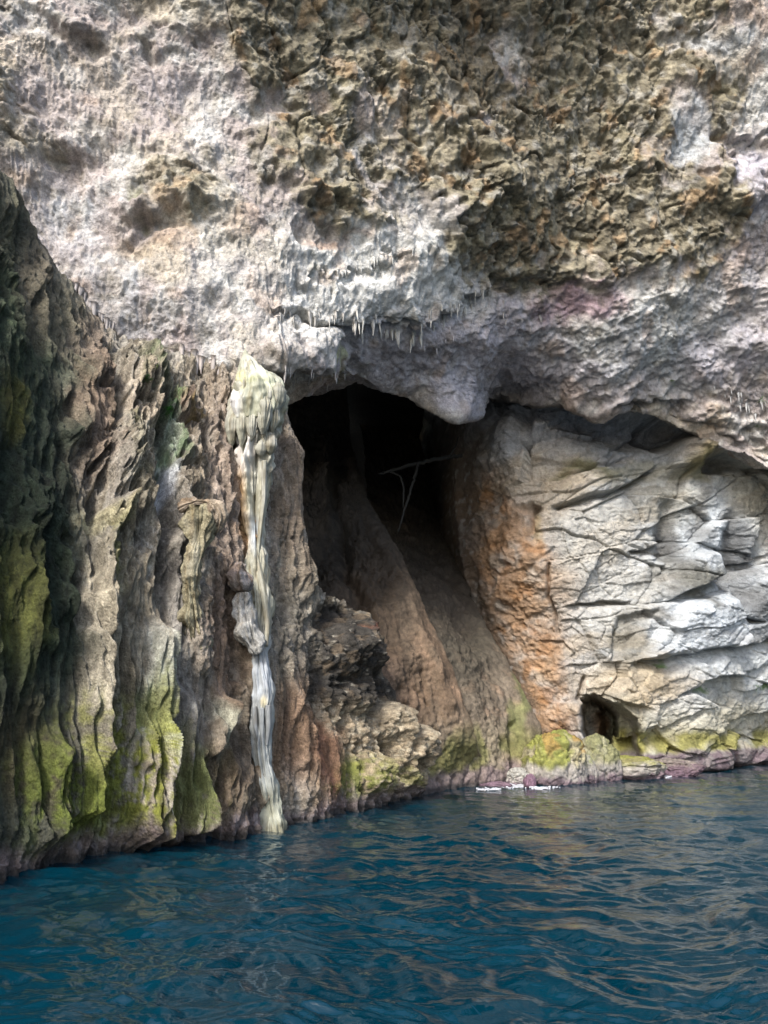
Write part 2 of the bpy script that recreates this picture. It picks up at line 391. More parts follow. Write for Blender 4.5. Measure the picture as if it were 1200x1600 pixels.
def vault_paint(U, V, Q, disp):
    n1 = noise(Q, .7, 101, 4); n2 = noise(Q, 2.6, 111, 4); n3 = noise(Q, 9, 121, 3)
    B = brown_mask(U, V, Q)
    col = np.ones(U.shape + (3,), f32) * np.array(C.pink, f32)
    Uw, Vw = warp(Q, U, V, 30, 1.1, 131)
    col = mix(col, .6 * sstep(-.05, .45, n1), C.cream)
    col = mix(col, .55 * sstep(.05, .5, noise(Q, 1.3, 141, 3)), C.white)
    for cu, cv, ru, rv, c, a in ((600, 420, 170, 95, C.white, .95), (480, 490, 90, 60, C.white, .6), (330, 420, 50, 110, C.white, .45), (320, 240, 40, 120, C.white, .5), (130, 130, 110, 90, C.pink, .4),
                                 (1075, 215, 34, 45, C.blue, .95), (1195, 120, 45, 90, C.white, .7), (1110, 60, 80, 22, C.blue, .7), (1170, 280, 50, 60, C.lav, .9),
                                 (200, 450, 22, 55, C.blue, .6), (110, 330, 40, 50, C.blue, .4), (550, 245, 40, 40, C.blue, .5), (1075, 480, 90, 60, C.white, .75), (900, 470, 60, 30, (.36, .25, .30), .8),
                                 (1180, 480, 90, 120, C.lav, .5), (1000, 560, 160, 60, C.blue, .6), (640, 570, 120, 50, C.lav, .8), (780, 540, 90, 70, C.lav, .8), (740, 620, 60, 30, (.30, .30, .34), .9), (860, 590, 120, 40, C.lav, .7),
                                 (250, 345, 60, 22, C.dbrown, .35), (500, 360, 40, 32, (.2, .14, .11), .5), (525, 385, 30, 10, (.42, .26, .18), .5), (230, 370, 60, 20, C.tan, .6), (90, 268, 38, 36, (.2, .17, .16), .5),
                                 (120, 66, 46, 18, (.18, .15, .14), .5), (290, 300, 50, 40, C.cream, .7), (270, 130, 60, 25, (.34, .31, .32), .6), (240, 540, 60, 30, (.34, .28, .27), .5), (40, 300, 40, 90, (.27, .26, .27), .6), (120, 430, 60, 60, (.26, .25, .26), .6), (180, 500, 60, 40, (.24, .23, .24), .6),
                                 (530, 560, 12, 30, (.36, .36, .2), .8), (235, 560, 30, 14, C.olive, .6), (210, 300, 10, 22, C.olive, .7), (430, 555, 40, 30, C.pink, .5), (980, 600, 60, 22, C.pink, .6), (1130, 560, 70, 40, (.36, .33, .38), .5)):
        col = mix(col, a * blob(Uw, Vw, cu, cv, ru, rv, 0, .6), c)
    # white drapery edge
    br = np.ones_like(col) * np.array(C.brown, f32)
    w1, _, cid = worley(Q, 5.2, 8); w3, _, cid3 = worley(Q, 12.5, 12)
    br = br * (.62 + .75 * cid + .45 * (cid3 - .4))[..., None]
    br = mix(br, .75 * sstep(.1, .6, noise(Q, 1.1, 151, 3)), (.26, .232, .16)); br = mix(br, .6 * sstep(.15, .5, noise(Q, 1.9, 161, 3)), (.105, .09, .065))
    br = mix(br, .55 * sstep(.22, .5, noise(Q, 2.4, 171, 2)), (.34, .33, .30)); br = mix(br, .5 * blob(Uw, Vw, 760, 90, 90, 120), C.dbrown)
    br = mix(br, .4 * sstep(.3, .5, noise(Q, 1.6, 175, 2)), (.32, .19, .09))
    col = col * (1 - B[..., None]) + br * B[..., None]
    col = mix(col, (1 - B) * .35 * sstep(.25, .6, noise(Q, 3.1, 181, 3)), C.brown)
    col = mix(col, .45 * sstep(.35, .6, noise(Q, .9, 191, 2)) * (1 - B), (.37, .27, .20))
    col = col * (1 + .22 * n2 + .16 * n3)[..., None]
    # the way in: cave shade painted into the rock, darker deeper inside the mouth
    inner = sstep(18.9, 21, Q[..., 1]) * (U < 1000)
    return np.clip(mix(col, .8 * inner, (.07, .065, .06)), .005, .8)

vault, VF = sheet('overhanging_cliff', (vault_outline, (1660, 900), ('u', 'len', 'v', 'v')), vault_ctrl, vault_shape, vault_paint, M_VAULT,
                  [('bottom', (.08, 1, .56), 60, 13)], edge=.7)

# ---- flowstone cliff on the left
LTOP = [(-420, 120), (-200, 170), (-60, 235), (0, 268), (28, 300), (45, 350), (75, 410), (110, 450), (140, 490), (165, 517), (200, 530), (260, 545), (330, 548), (400, 560), (440, 600)]
LRIGHT = [(440, 600), (447, 660), (466, 730), (462, 790), (475, 870), (488, 915), (510, 936), (540, 945), (560, 970), (600, 1060), (622, 1110), (660, 1145), (660, 1225), (662, 1275)]
LBOT = [(-420, 1560), (-200, 1470), (0, 1392), (100, 1368), (200, 1345), (290, 1335), (400, 1320), (500, 1295), (560, 1287), (662, 1275)]
left_ctrl = [(-420, 1540, 6.0), (-420, 120, 5.2), (-200, 1440, water_Y(1440)), (-200, 200, 7.4), (-200, 800, 7.3), (0, 1370, water_Y(1370)), (0, 900, 8.6), (0, 500, 9.0), (0, 265, 9.4), (60, 380, 10.2), (100, 1345, water_Y(1345)), (100, 900, 9.5), (110, 450, 10.8),
             (165, 515, 11.6), (200, 1325, water_Y(1325)), (200, 900, 10.2), (150, 700, 10.6), (200, 600, 11.4), (300, 1312, water_Y(1312)), (300, 900, 11.1), (300, 600, 12.3), (400, 1300, water_Y(1300)), (400, 900, 12.4), (400, 580, 13.1), (440, 610, 13.6),
             (470, 730, 13.7), (500, 1275, water_Y(1275)), (490, 935, 13.9), (560, 1265, water_Y(1265)), (560, 965, 15), (660, 1243, water_Y(1243)), (660, 1145, 16.1), (440, 1050, 12.6), (540, 1120, 14.2)]
ROUGH = [(492, 945), (545, 940), (565, 965), (600, 1060), (625, 1110), (665, 1140), (665, 1235), (560, 1240), (520, 1150), (480, 1090), (478, 1000)]
def left_shape(U, V, P):
    d = .16 * noise(P, (.8, .8, .3), 201, 3) + .05 * noise(P, 1.6, 205, 3)
    Wp = P + (.07 * noise(P, (1.1, 1.1, .7), 211, 2))[..., None]
    fl1 = ridged(noise(Wp, (3.0, 3.0, .20), 221, 2)); fl2 = ridged(noise(Wp, (7.5, 7.5, .45), 231, 2)); fl3 = ridged(noise(Wp, (15, 15, 1.5), 241, 2))
    d = .7 * d + .15 * fl1 + .062 * fl2 + .032 * fl3 + .018 * noise(P, (12, 12, 5), 243, 2)
    w2, w22, c2 = worley(P, (5, 5, 3.2), 251); w3, _, c3 = worley(P, 11, 255)
    nod = -.08 * w2 + .03 * (c2 - .5) - .05 * w3 + .03 * ridged(noise(P, (9, 9, 5), 259, 2))
    nm = sstep(-.1, .35, noise(P, (.9, .9, .5), 261, 2))
    d = d + nod * (.25 + .75 * nm)
    Uw, Vw = warp(P, U, V, 5, 1.6, 271)
    # standing pillars and buttresses
    for pts, wd, h in ((([(205, 575), (190, 640), (175, 700), (165, 760)]), 26, .55), ([(220, 600), (215, 690), (205, 800)], 20, .35), ([(170, 740), (190, 820)], 30, .3),
                       ([(165, 830), (150, 900), (135, 980), (125, 1080), (120, 1160), (105, 1260)], 17, .50), ([(180, 990), (185, 1080), (190, 1180)], 12, .22),
                       ([(232, 1005), (228, 1060), (235, 1120), (225, 1200), (215, 1290)], 22, .5), ([(262, 640), (266, 700), (270, 760), (262, 860)], 20, .42), ([(285, 640), (300, 690), (290, 760)], 18, .4),
                       ([(335, 1105), (322, 1150), (308, 1185), (300, 1240), (285, 1300)], 10, .45), ([(212, 1150), (200, 1220), (205, 1300)], 30, .35), ([(60, 1180), (45, 1300)], 34, .4), ([(310, 870), (300, 960), (312, 1040)], 20, .3),
                       ([(128, 575), (105, 610), (100, 680)], 20, .35), ([(150, 600), (140, 720)], 26, .3), ([(40, 780), (30, 900), (60, 1000)], 24, .3), ([(80, 880), (95, 960)], 14, .2), ([(232, 560), (238, 620), (232, 660)], 16, .35),
                       ([(450, 700), (455, 800), (465, 880), (470, 960)], 16, .25), ([(435, 1000), (445, 1100), (470, 1200), (480, 1280)], 26, .22), ([(345, 1200), (360, 1300)], 25, .2),
                       ([(270, 1090), (276, 1180), (288, 1280)], 17, .3), ([(325, 640), (335, 720), (345, 800)], 14, .22)):
        d = d + .85 * h * ridge(Uw, Vw, pts, wd) * (.65 + .5 * fl2)
    # furrows between them
    for pts, wd, h in (([(168, 560), (160, 640), (150, 720), (140, 820)], 9, .3), ([(243, 640), (245, 700), (250, 800), (248, 900)], 10, .45), ([(240, 1130), (245, 1200), (246, 1290)], 9, .4), ([(355, 900), (362, 1000), (372, 1060)], 10, .3),
                       ([(310, 1190), (306, 1300)], 9, .25), ([(150, 1010), (160, 1120), (150, 1300)], 8, .2), ([(480, 820), (484, 900)], 10, .3), ([(205, 565), (212, 590)], 10, .3), ([(175, 585), (168, 620)], 8, .3),
                       ([(470, 1100), (500, 1000), (500, 960)], 10, .2), ([(560, 985), (550, 1030), (580, 1100)], 8, .35), ([(590, 1180), (605, 1215)], 9, .35)):
        d = d - h * ridge(Uw, Vw, pts, wd)
    d = d + .28 * ridge(Uw, Vw, [(290, 1240), (285, 1290), (262, 1310)], 12)
    # brackets with a shade below them
    d = d + .2 * blob(Uw, Vw, 160, 815, 26, 9, 0, .6)
    d = d + ledge(Uw, Vw, [(180, 640), (205, 634), (228, 640)], .25, 25, 10) + ledge(Uw, Vw, [(265, 668), (300, 662), (315, 672)], .3, 30, 10)
    d = d + ledge(Uw, Vw, [(188, 565), (205, 560), (215, 566)], .35, 22, 8) + ledge(Uw, Vw, [(268, 738), (290, 732), (302, 738)], .2, 24, 8)
    # coarse rock by the cave mouth
    R = area(Uw, Vw, ROUGH, 10)
    w1, _, c1 = worley(P, 2.0, 281)
    d = d + R * (.10 * (c1 - .3) - .28 * w1 - .12 * w3 + .12 * noise(P, 3.5, 283, 3) + .2)
    for cu, cv, ru, rv, h in ((625, 1160, 30, 26, .8), (588, 1130, 16, 24, .55), (560, 1010, 28, 48, .7), (515, 1020, 22, 40, .5), (605, 1205, 14, 26, .45), (570, 1210, 16, 30, .4), (540, 1090, 20, 22, .4), (640, 1215, 10, 26, .3)):
        d = d + h * blob(Uw, Vw, cu, cv, ru, rv, 0, .5)
    z = P[..., 2]
    d = d - .22 * sstep(.45, .0, z) * (1 - .6 * fl1) + .05 * sstep(.9, .2, z) * c3
    return d
def left_paint(U, V, Q, disp):
    z = Q[..., 2]
    Uw, Vw = warp(Q, U, V, 16, 1.4, 301)
    n2 = noise(Q, (4, 4, 1.4), 311, 4); n3 = noise(Q, 9, 315, 3)
    col = np.ones(U.shape + (3,), f32) * np.array((.27, .235, .18), f32)
    st = noise(Q, (3.2, 3.2, .28), 321, 3)
    col = mix(col, .6 * sstep(-.1, .5, st), (.33, .31, .28)); col = mix(col, .6 * sstep(.1, .55, -st), (.14, .115, .085))
    col = mix(col, .45 * sstep(.05, .45, noise(Q, (8, 8, .7), 323, 3)), (.13, .11, .075)); col = mix(col, .45 * sstep(.1, .5, noise(Q, (11, 11, 1.4), 325, 3)), (.42, .39, .32))
    for cu, cv, ru, rv, c, a in ((-60, 900, 160, 700, C.dgreen, .95), (35, 800, 80, 420, C.dgreen, .85), (20, 420, 50, 120, (.03, .035, .02), .7), (70, 950, 50, 160, C.dgreen, .85), (95, 620, 25, 60, (.12, .12, .08), .5), (20, 500, 40, 120, C.green, .6), (10, 340, 30, 60, (.1, .095, .06), .7), (50, 450, 30, 70, (.2, .16, .12), .5),  # dark greens at far left: green rock plus that wall's shade, painted in
                                 (130, 640, 34, 130, (.20, .14, .10), .75), (90, 500, 40, 60, (.17, .15, .10), .7), (130, 540, 30, 40, (.22, .17, .13), .6), (10, 950, 40, 90, (.10, .10, .02), .6), (5, 640, 16, 40, (.12, .11, .02), .6), (30, 1180, 60, 90, (.07, .06, .03), .8),
                                 (205, 640, 24, 40, (.42, .35, .27), .9), (190, 730, 22, 60, (.30, .28, .2), .7), (150, 830, 36, 16, (.40, .36, .22), .8), (135, 980, 20, 90, (.42, .37, .28), .9), (130, 1060, 22, 60, (.38, .34, .26), .8), (180, 960, 40, 120, (.24, .21, .15), .7),
                                 (228, 1030, 20, 40, (.36, .37, .33), .7), (225, 1110, 26, 60, (.34, .36, .25), .8), (255, 700, 14, 60, (.24, .3, .24), .7), (253, 765, 12, 26, (.6, .62, .66), .8), (285, 655, 14, 16, (.36, .25, .2), .7), (300, 660, 16, 8, (.28, .2, .06), .8), (232, 590, 18, 40, (.13, .16, .09), .6),
                                 (350, 760, 60, 160, (.27, .20, .16), .6), (300, 800, 20, 90, (.3, .26, .19), .5), (380, 820, 12, 60, (.45, .24, .09), .6), (445, 780, 24, 120, (.19, .14, .10), .7), (340, 1000, 40, 130, (.17, .11, .075), .8), (340, 1200, 40, 90, (.12, .085, .055), .8), (390, 1220, 30, 80, (.10, .075, .055), .6),  # low browns, here and next row, darkened to paint in this side's shade
                                 (450, 1000, 34, 90, (.16, .145, .12), .8), (470, 1150, 60, 90, (.21, .13, .08), .9), (500, 1200, 30, 60, (.22, .085, .05), .75), (560, 1190, 60, 50, (.22, .16, .10), .8), (310, 1040, 12, 60, (.4, .38, .34), .4), (325, 1140, 10, 50, (.42, .42, .33), .7),
                                 (275, 900, 26, 120, (.20, .19, .18), .6), (270, 1100, 24, 80, (.22, .21, .2), .6), (175, 1130, 20, 60, (.30, .27, .2), .6)):
        col = mix(col, a * blob(Uw, Vw, cu, cv, ru, rv, 0, .6), c)
    # black crust near the mouth
    R = area(Uw, Vw, ROUGH, 14)
    w, _, cid = worley(Q, 12, 331); w1, _, cidb = worley(Q, 5, 332)
    crust = R * (1 - sstep(1095, 1135, Vw))
    cc = mix(np.ones_like(col) * np.array((.04, .036, .031), f32), .8 * sstep(.8, .9, cid) * (w < .4), (.26, .24, .20)); cc = mix(cc, .7 * sstep(.6, .85, cidb), (.12, .09, .06))
    col = col * (1 - crust[..., None]) + cc * crust[..., None]
    col = mix(col, crust * blob(Uw, Vw, 556, 993, 12, 10), (.13, .055, .035))
    low = R * sstep(1085, 1130, Vw); col = mix(col, .75 * low, (.30, .245, .17)); col = mix(col, .7 * low * (cid > .7), (.42, .37, .28))
    col = mix(col, .6 * blob(Uw, Vw, 560, 1000, 10, 60) * (cidb > .5), (.2, .15, .09))
    dr = noise(Q, (10, 10, 1.0), 327, 3); col = col * (1 - .35 * sstep(.05, .45, dr) + .25 * sstep(.1, .5, -dr))[..., None]
    # algae: bright moss low down, thin olive above
    mz = noise(Q, (2.2, 2.2, .8), 341, 3)
    for cu, cv, ru, rv, c, a in ((215, 1230, 60, 110, C.lime, 1.0), (125, 1230, 60, 110, (.17, .19, .035), .95), (65, 1260, 60, 90, (.11, .135, .025), .9), (185, 1170, 34, 80, C.lime, .8), (235, 1090, 20, 70, (.22, .23, .08), .6), (290, 1240, 18, 70, (.13, .15, .05), .9), (115, 1150, 18, 60, (.24, .23, .09), .6), (235, 1180, 16, 60, C.lime, .5), (170, 900, 10, 60, (.28, .27, .1), .7),
                                 (555, 1215, 45, 30, (.15, .16, .035), .9), (530, 1235, 50, 16, (.12, .13, .04), .7), (620, 1220, 14, 24, C.lime, .7), (590, 1200, 12, 24, (.25, .24, .1), .6), (350, 1280, 40, 30, (.07, .07, .03), .7), (235, 590, 12, 18, (.08, .17, .05), .8), (264, 650, 16, 18, (.10, .2, .06), .8), (265, 715, 14, 30, (.16, .22, .12), .7), (190, 665, 12, 12, C.olive, .7), (195, 620, 10, 30, C.olive, .4),
                                 (330, 1240, 14, 60, (.1, .09, .04), .5)):
        col = mix(col, a * blob(Uw, Vw, cu, cv, ru, rv, 0, .6) * sstep(-.6, .15, mz + .6 * n3 + .5 * dr), c)
    zb = z + .18 * noise(Q, (1.5, 1.5, .4), 351, 3)
    col = mix(col, .85 * (1 - sstep(.12, .36, zb)), (.15, .115, .115)); col = mix(col, .5 * (1 - sstep(.12, .36, zb)) * (cid > .75), (.33, .29, .30))
    col = mix(col, .85 * (1 - sstep(.03, .14, z + .05 * n2)), (.03, .03, .028))
    col = col * (1 + .30 * n2 + .18 * n3)[..., None]
    return np.clip(col, .004, .8)
left_cliff, LF = sheet('flowstone_cliff', ((LTOP, LBOT, [(-420, 120), (-420, 1560)], LRIGHT), (1080, 1060), ('u', 'u', 'v', 'len')), left_ctrl, left_shape, left_paint, M_FLOW,
                       ns=1150, rolls=                       [('top', (-.62, 1, .1), 16, 3.0), ('right', (-.2, 1, 0), 24, 5.0)])

# ---- limestone cliff on the right
REDGE = [(700, 560), (712, 640), (716, 720), (712, 800), (722, 880), (738, 950), (770, 1010), (800, 1060), (830, 1115), (848, 1160), (860, 1200), (866, 1250)]
rc = []
for u, Ys in ((866, (21.3, 21.5, 21.8)), (950, (21.3, 21.5, 21.9)), (1050, (21.5, 22.0, 22.3)), (1200, (21.8, 23.6, 26.0)), (1400, (23, 25.5, 29))):
    for v, Yv in zip((650, 950, {866: 1204, 950: 1206, 1050: 1205, 1200: 1193, 1400: 1186}[u]), Ys):
        rc.append((u, v, Yv if v < 1100 else water_Y(v)))
rc += [(700, 560, 24.5), (716, 700, 24.6), (712, 800, 24.2), (738, 950, 23.4), (800, 1060, 22.8), (850, 1180, 22.4), (780, 700, 21.9), (780, 850, 21.9), (820, 950, 22.0), (850, 1060, 22.0), (1000, 560, 21.0), (1000, 660, 21.2), (1400, 560, 22.6)]
dipv = lambda P: np.stack([P[..., 0] + .3 * P[..., 2], P[..., 1], P[..., 2] - .20 * P[..., 0] + .0 * P[..., 1]], -1)
HOLE = [(908, 1105), (918, 1092), (938, 1094), (955, 1108), (975, 1118), (990, 1140), (992, 1190), (955, 1200), (930, 1180), (915, 1150)]
def hole_depth(U, V, P):
    Uw, Vw = warp(P, U, V, 5, 2.0, 463)
    return 3.2 * area(Uw, Vw, [(905, 1112), (912, 1096), (932, 1090), (950, 1097), (962, 1116), (960, 1150), (954, 1176), (928, 1176), (914, 1160), (908, 1135)], 3.0) + 1.2 * area(Uw, Vw, [(940, 1100), (965, 1108), (985, 1124), (996, 1150), (996, 1185), (940, 1185)], 7)
def right_shape(U, V, P):
    d = .25 * noise(P, .35, 401, 2) + .06 * noise(P, 1.0, 405, 3)
    Pd = dipv(P) + (.09 * noise(P, .7, 411, 2))[..., None]
    orange = area(U, V, [(690, 640), (790, 700), (850, 850), (880, 1000), (895, 1120), (880, 1250), (800, 1250), (690, 900)], 16)
    w1, w12, c1 = worley(Pd, (.42, .42, 1.0), 421); w2, w22, c2 = worley(Pd, (1.1, 1.1, 2.6), 431); w3, w32, c3 = worley(Pd, (3, 3, 5.5), 435)
    tl = lambda c, k, sc: sc * (np.sin(c * 37) * (P[..., 0] * .7) + np.cos(c * 53) * P[..., 2] * .6 + np.sin(c * 91) * 2)
    strat = .26 * (c1 - .5) + .13 * (c2 - .5) + .03 * (c3 - .5) + .045 * tl(c1, 1, 1.0)
    cr = -.10 * (1 - sstep(.0, .04, w12 - w1)) - .05 * (1 - sstep(.0, .05, w22 - w2)) * sstep(.4, .5, c1)
    k = 1 - .85 * orange
    d = d + k * (strat + cr) + .014 * ridged(noise(Pd, (2.2, 2.2, 7), 441, 3)) * k + .022 * noise(P, 6, 445, 3) + .018 * ridged(noise(P, 11, 447, 2))
    d = d + orange * (.12 * noise(P, 1.6, 451, 3) + .05 * ridged(noise(P, 4, 453, 2)))
    Uw, Vw = warp(P, U, V, 4, 1.3, 461)
    for pts, dep, fa in (([(865, 786), (900, 775), (950, 765), (1000, 745), (1045, 718)], .75, 13), ([(885, 948), (930, 945), (1000, 938)], .5, 8), ([(990, 862), (1020, 858), (1052, 845)], .5, 8), ([(985, 1034), (1040, 1028), (1100, 1012), (1200, 996), (1300, 985)], .6, 12),
                         ([(1000, 1160), (1060, 1120), (1090, 1108)], .3, 10), ([(1040, 1190), (1090, 1160), (1130, 1130), (1200, 1110)], .25, 12), ([(1040, 930), (1100, 905), (1200, 870)], .45, 12), ([(905, 1092), (960, 1090), (1010, 1105)], .3, 10), ([(870, 730), (930, 722), (1000, 700)], .25, 10),
                         ([(1130, 700), (1160, 720), (1230, 745)], .5, 18), ([(840, 1000), (880, 1005), (900, 1020)], .2, 10), ([(1080, 1060), (1140, 1050), (1200, 1035)], .25, 10)):
        d = d + ledge(Uw, Vw, pts, dep, fa, 16)
    d = d - .7 * blob(Uw, Vw, 990, 668, 90, 22, 6, .7) - .9 * blob(Uw, Vw, 1045, 672, 26, 22, 0, .5) - .2 * blob(Uw, Vw, 880, 650, 60, 20) - .45 * blob(Uw, Vw, 820, 670, 12, 40, 10) - .8 * blob(Uw, Vw, 1125, 722, 34, 16, 0, .5)
    d = d + 1.1 * blob(Uw, Vw, 1088, 700, 34, 30, -20, .5) + .7 * blob(Uw, Vw, 1150, 690, 50, 16, 25, .5)
    d = d - .45 * ridge(Uw, Vw, [(1150, 815), (1135, 880), (1150, 930)], 14) - .45 * ridge(Uw, Vw, [(1060, 790), (1055, 850), (1045, 900)], 14) - .3 * ridge(Uw, Vw, [(825, 790), (828, 840)], 5) - .35 * blob(Uw, Vw, 826, 795, 18, 7) - .3 * ridge(Uw, Vw, [(862, 880), (856, 930), (872, 990)], 3)
    d = d + .45 * area(Uw, Vw, [(1035, 880), (1110, 860), (1130, 900), (1040, 935)], 5) + .35 * area(Uw, Vw, [(1060, 940), (1130, 930), (1150, 1000), (1000, 1030)], 5) - .3 * area(Uw, Vw, [(970, 965), (1020, 955), (990, 1010), (960, 1030)], 6)
    # small sea cave at the foot
    hole = area(Uw, Vw, HOLE, 3.5)
    d = d - .35 * ridge(Uw, Vw, [(915, 1060), (908, 1095)], 4)
    d = d + .25 * ridge(Uw, Vw, [(900, 1110), (905, 1150)], 7) * (1 - hole)
    d = d + .25 * blob(Uw, Vw, 940, 1102, 9, 8)
    z = P[..., 2]
    d = d + .45 * sstep(.9, .45, z) * (U > 960) - .35 * sstep(.25, -.05, z)
    return d
def right_paint(U, V, Q, disp):
    Uw, Vw = warp(Q, U, V, 18, .8, 501)
    Pd = dipv(Q); z = Q[..., 2]
    n2 = noise(Pd, (1.6, 1.6, 4), 511, 4); n3 = noise(Q, 7, 515, 3); n1 = noise(Pd, (.5, .5, 1.1), 517, 3)
    _, _, c1 = worley(Pd + (.15 * n2)[..., None], (.8, .8, 2.0), 521)
    col = np.ones(U.shape + (3,), f32) * np.array((.335, .35, .36), f32)
    col = mix(col, .7 * sstep(-.1, .4, n1), (.46, .475, .48)); col = mix(col, .7 * sstep(.55, .8, c1) * sstep(880, 1000, Uw), (.27, .26, .23)); col = mix(col, .5 * sstep(.1, .5, -n1), (.36, .29, .2))
    for cu, cv, ru, rv, c, a in ((930, 880, 90, 110, (.40, .385, .35), .7), (860, 760, 60, 60, (.38, .31, .22), .7), (1130, 900, 90, 150, (.42, .46, .5), .7), (1080, 980, 70, 60, (.46, .50, .54), .8), (1160, 1070, 70, 60, (.48, .5, .5), .7), (1100, 1140, 120, 40, (.42, .39, .29), .7), (980, 1070, 80, 40, (.36, .29, .19), .7),
                                 (1060, 845, 22, 44, (.07, .07, .07), .9), (1150, 855, 26, 46, (.07, .072, .075), .9), (1080, 905, 50, 24, (.11, .105, .09), .85), (1165, 940, 36, 34, (.09, .09, .09), .8), (1105, 800, 14, 50, (.12, .12, .12), .7), (1040, 790, 12, 40, (.14, .14, .14), .6), (1010, 960, 30, 14, (.13, .12, .1), .7), (980, 1000, 26, 36, (.16, .15, .12), .7), (1085, 905, 40, 20, (.14, .14, .12), .5), (1125, 840, 16, 60, (.5, .54, .58), .7),
                                 (1100, 705, 34, 36, (.20, .15, .08), .9), (1090, 730, 26, 20, (.13, .12, .05), .7), (860, 660, 90, 40, (.29, .30, .33), .8), (980, 680, 90, 40, (.22, .23, .25), .8), (780, 660, 50, 50, (.28, .28, .29), .8), (1160, 710, 50, 20, (.5, .46, .38), .7), (1000, 735, 70, 14, (.24, .22, .15), .6), (920, 725, 50, 8, (.2, .19, .09), .7),
                                 (826, 800, 12, 14, (.06, .06, .05), .8), (832, 830, 12, 26, (.2, .17, .06), .7), (970, 1150, 30, 45, (.24, .24, .16), .9), (940, 1140, 10, 40, (.22, .12, .06), .8), (1130, 990, 80, 10, (.2, .2, .2), .5), (1190, 760, 30, 60, (.36, .33, .25), .6), (1050, 780, 60, 40, (.33, .31, .25), .5)):
        col = mix(col, a * blob(Uw, Vw, cu, cv, ru, rv, 0, .6), c)
    og = area(Uw, Vw, [(700, 760), (770, 745), (800, 800), (845, 850), (862, 930), (868, 1000), (890, 1060), (892, 1130), (870, 1250), (790, 1250), (760, 1000), (730, 880)], 34)
    og2 = area(Uw, Vw, [(700, 700), (790, 740), (850, 820), (885, 900), (890, 1000), (905, 1060), (900, 1130), (870, 1250), (790, 1250), (760, 1000), (730, 880)], 45)
    col = mix(col, .6 * og2, (.33, .24, .16)); col = mix(col, .75 * og * sstep(-.6, .2, noise(Q, 1.1, 535, 3)), (.27, .155, .075)); col = mix(col, og * .55 * sstep(.0, .5, noise(Q, 2.2, 531, 3)), (.42, .26, .15)); col = mix(col, og * .5 * sstep(.1, .5, noise(Q, 1.4, 533, 3)), (.26, .12, .04))
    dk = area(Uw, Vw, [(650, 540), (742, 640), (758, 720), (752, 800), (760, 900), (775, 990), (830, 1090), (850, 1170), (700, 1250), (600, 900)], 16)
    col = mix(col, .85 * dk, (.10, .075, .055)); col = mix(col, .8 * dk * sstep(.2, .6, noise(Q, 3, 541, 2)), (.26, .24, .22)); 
    # algae line and purple coralline band
    zb = z + .12 * noise(Q, 1.5, 551, 3)
    col = mix(col, .9 * sstep(.42, .6, zb) * (1 - sstep(.95, 1.25, zb)) * sstep(-.4, .1, noise(Q, .8, 553, 2)) * sstep(940, 970, U), (.19, .18, .045))
    col = mix(col, .9 * (1 - sstep(.45, .6, zb)), (.19, .16, .165)); col = mix(col, .8 * (1 - sstep(.45, .6, zb)) * sstep(-.05, .25, noise(Q, 2.6, 555, 3)) * .75, (.10, .065, .085))
    col = col * (1 + .2 * n2 + .15 * n3)[..., None]
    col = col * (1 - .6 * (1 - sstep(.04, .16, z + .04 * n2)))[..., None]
    for cu, cv in ((1030, 1045), (1185, 1075), (1125, 1060), (1100, 1078)): col = mix(col, .8 * blob(Uw, Vw, cu, cv, 10, 5), (.09, .17, .04))
    return np.clip(col, .005, .8)
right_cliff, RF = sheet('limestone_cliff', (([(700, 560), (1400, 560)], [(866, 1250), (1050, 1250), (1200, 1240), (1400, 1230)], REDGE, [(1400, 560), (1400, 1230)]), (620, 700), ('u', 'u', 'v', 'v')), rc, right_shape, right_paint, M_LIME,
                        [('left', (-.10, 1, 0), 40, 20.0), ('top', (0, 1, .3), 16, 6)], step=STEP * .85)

# ---- leaning slabs inside the cave
S1R = [(535, 560), (548, 700), (572, 790), (600, 838), (627, 868), (650, 930), (690, 1010), (722, 1090), (748, 1160), (765, 1215), (772, 1265)]
s1_ctrl = [(430, 560, 21), (535, 560, 24), (470, 700, 22.5), (548, 700, 24.5), (572, 790, 20.6), (627, 868, 19.3), (690, 1010, 18.2), (748, 1160, 17.9), (765, 1222, water_Y(1222)), (480, 900, 18.8), (540, 900, 18.6), (600, 1000, 17.0), (650, 1150, 16.9), (660, 1240, water_Y(1240)), (430, 1000, 15.5), (560, 1265, 15.4)]
def slab_shape_at(seed, cracks):
    def f(U, V, P):
        d = .18 * noise(P, .5, seed, 2) + .09 * noise(P, 1.5, seed + 3, 3) + .03 * noise(P, 7, seed + 5, 3)
        d = d + .05 * ridged(noise(P, (3, 3, 1.1), seed + 7, 3)) + .03 * ridged(noise(P, 8, seed + 9, 2))
        Uw, Vw = warp(P, U, V, 6, 1.2, seed + 11)
        for pts, wd, h in cracks: d = d + h * ridge(Uw, Vw, pts, wd)
        return d
    return f
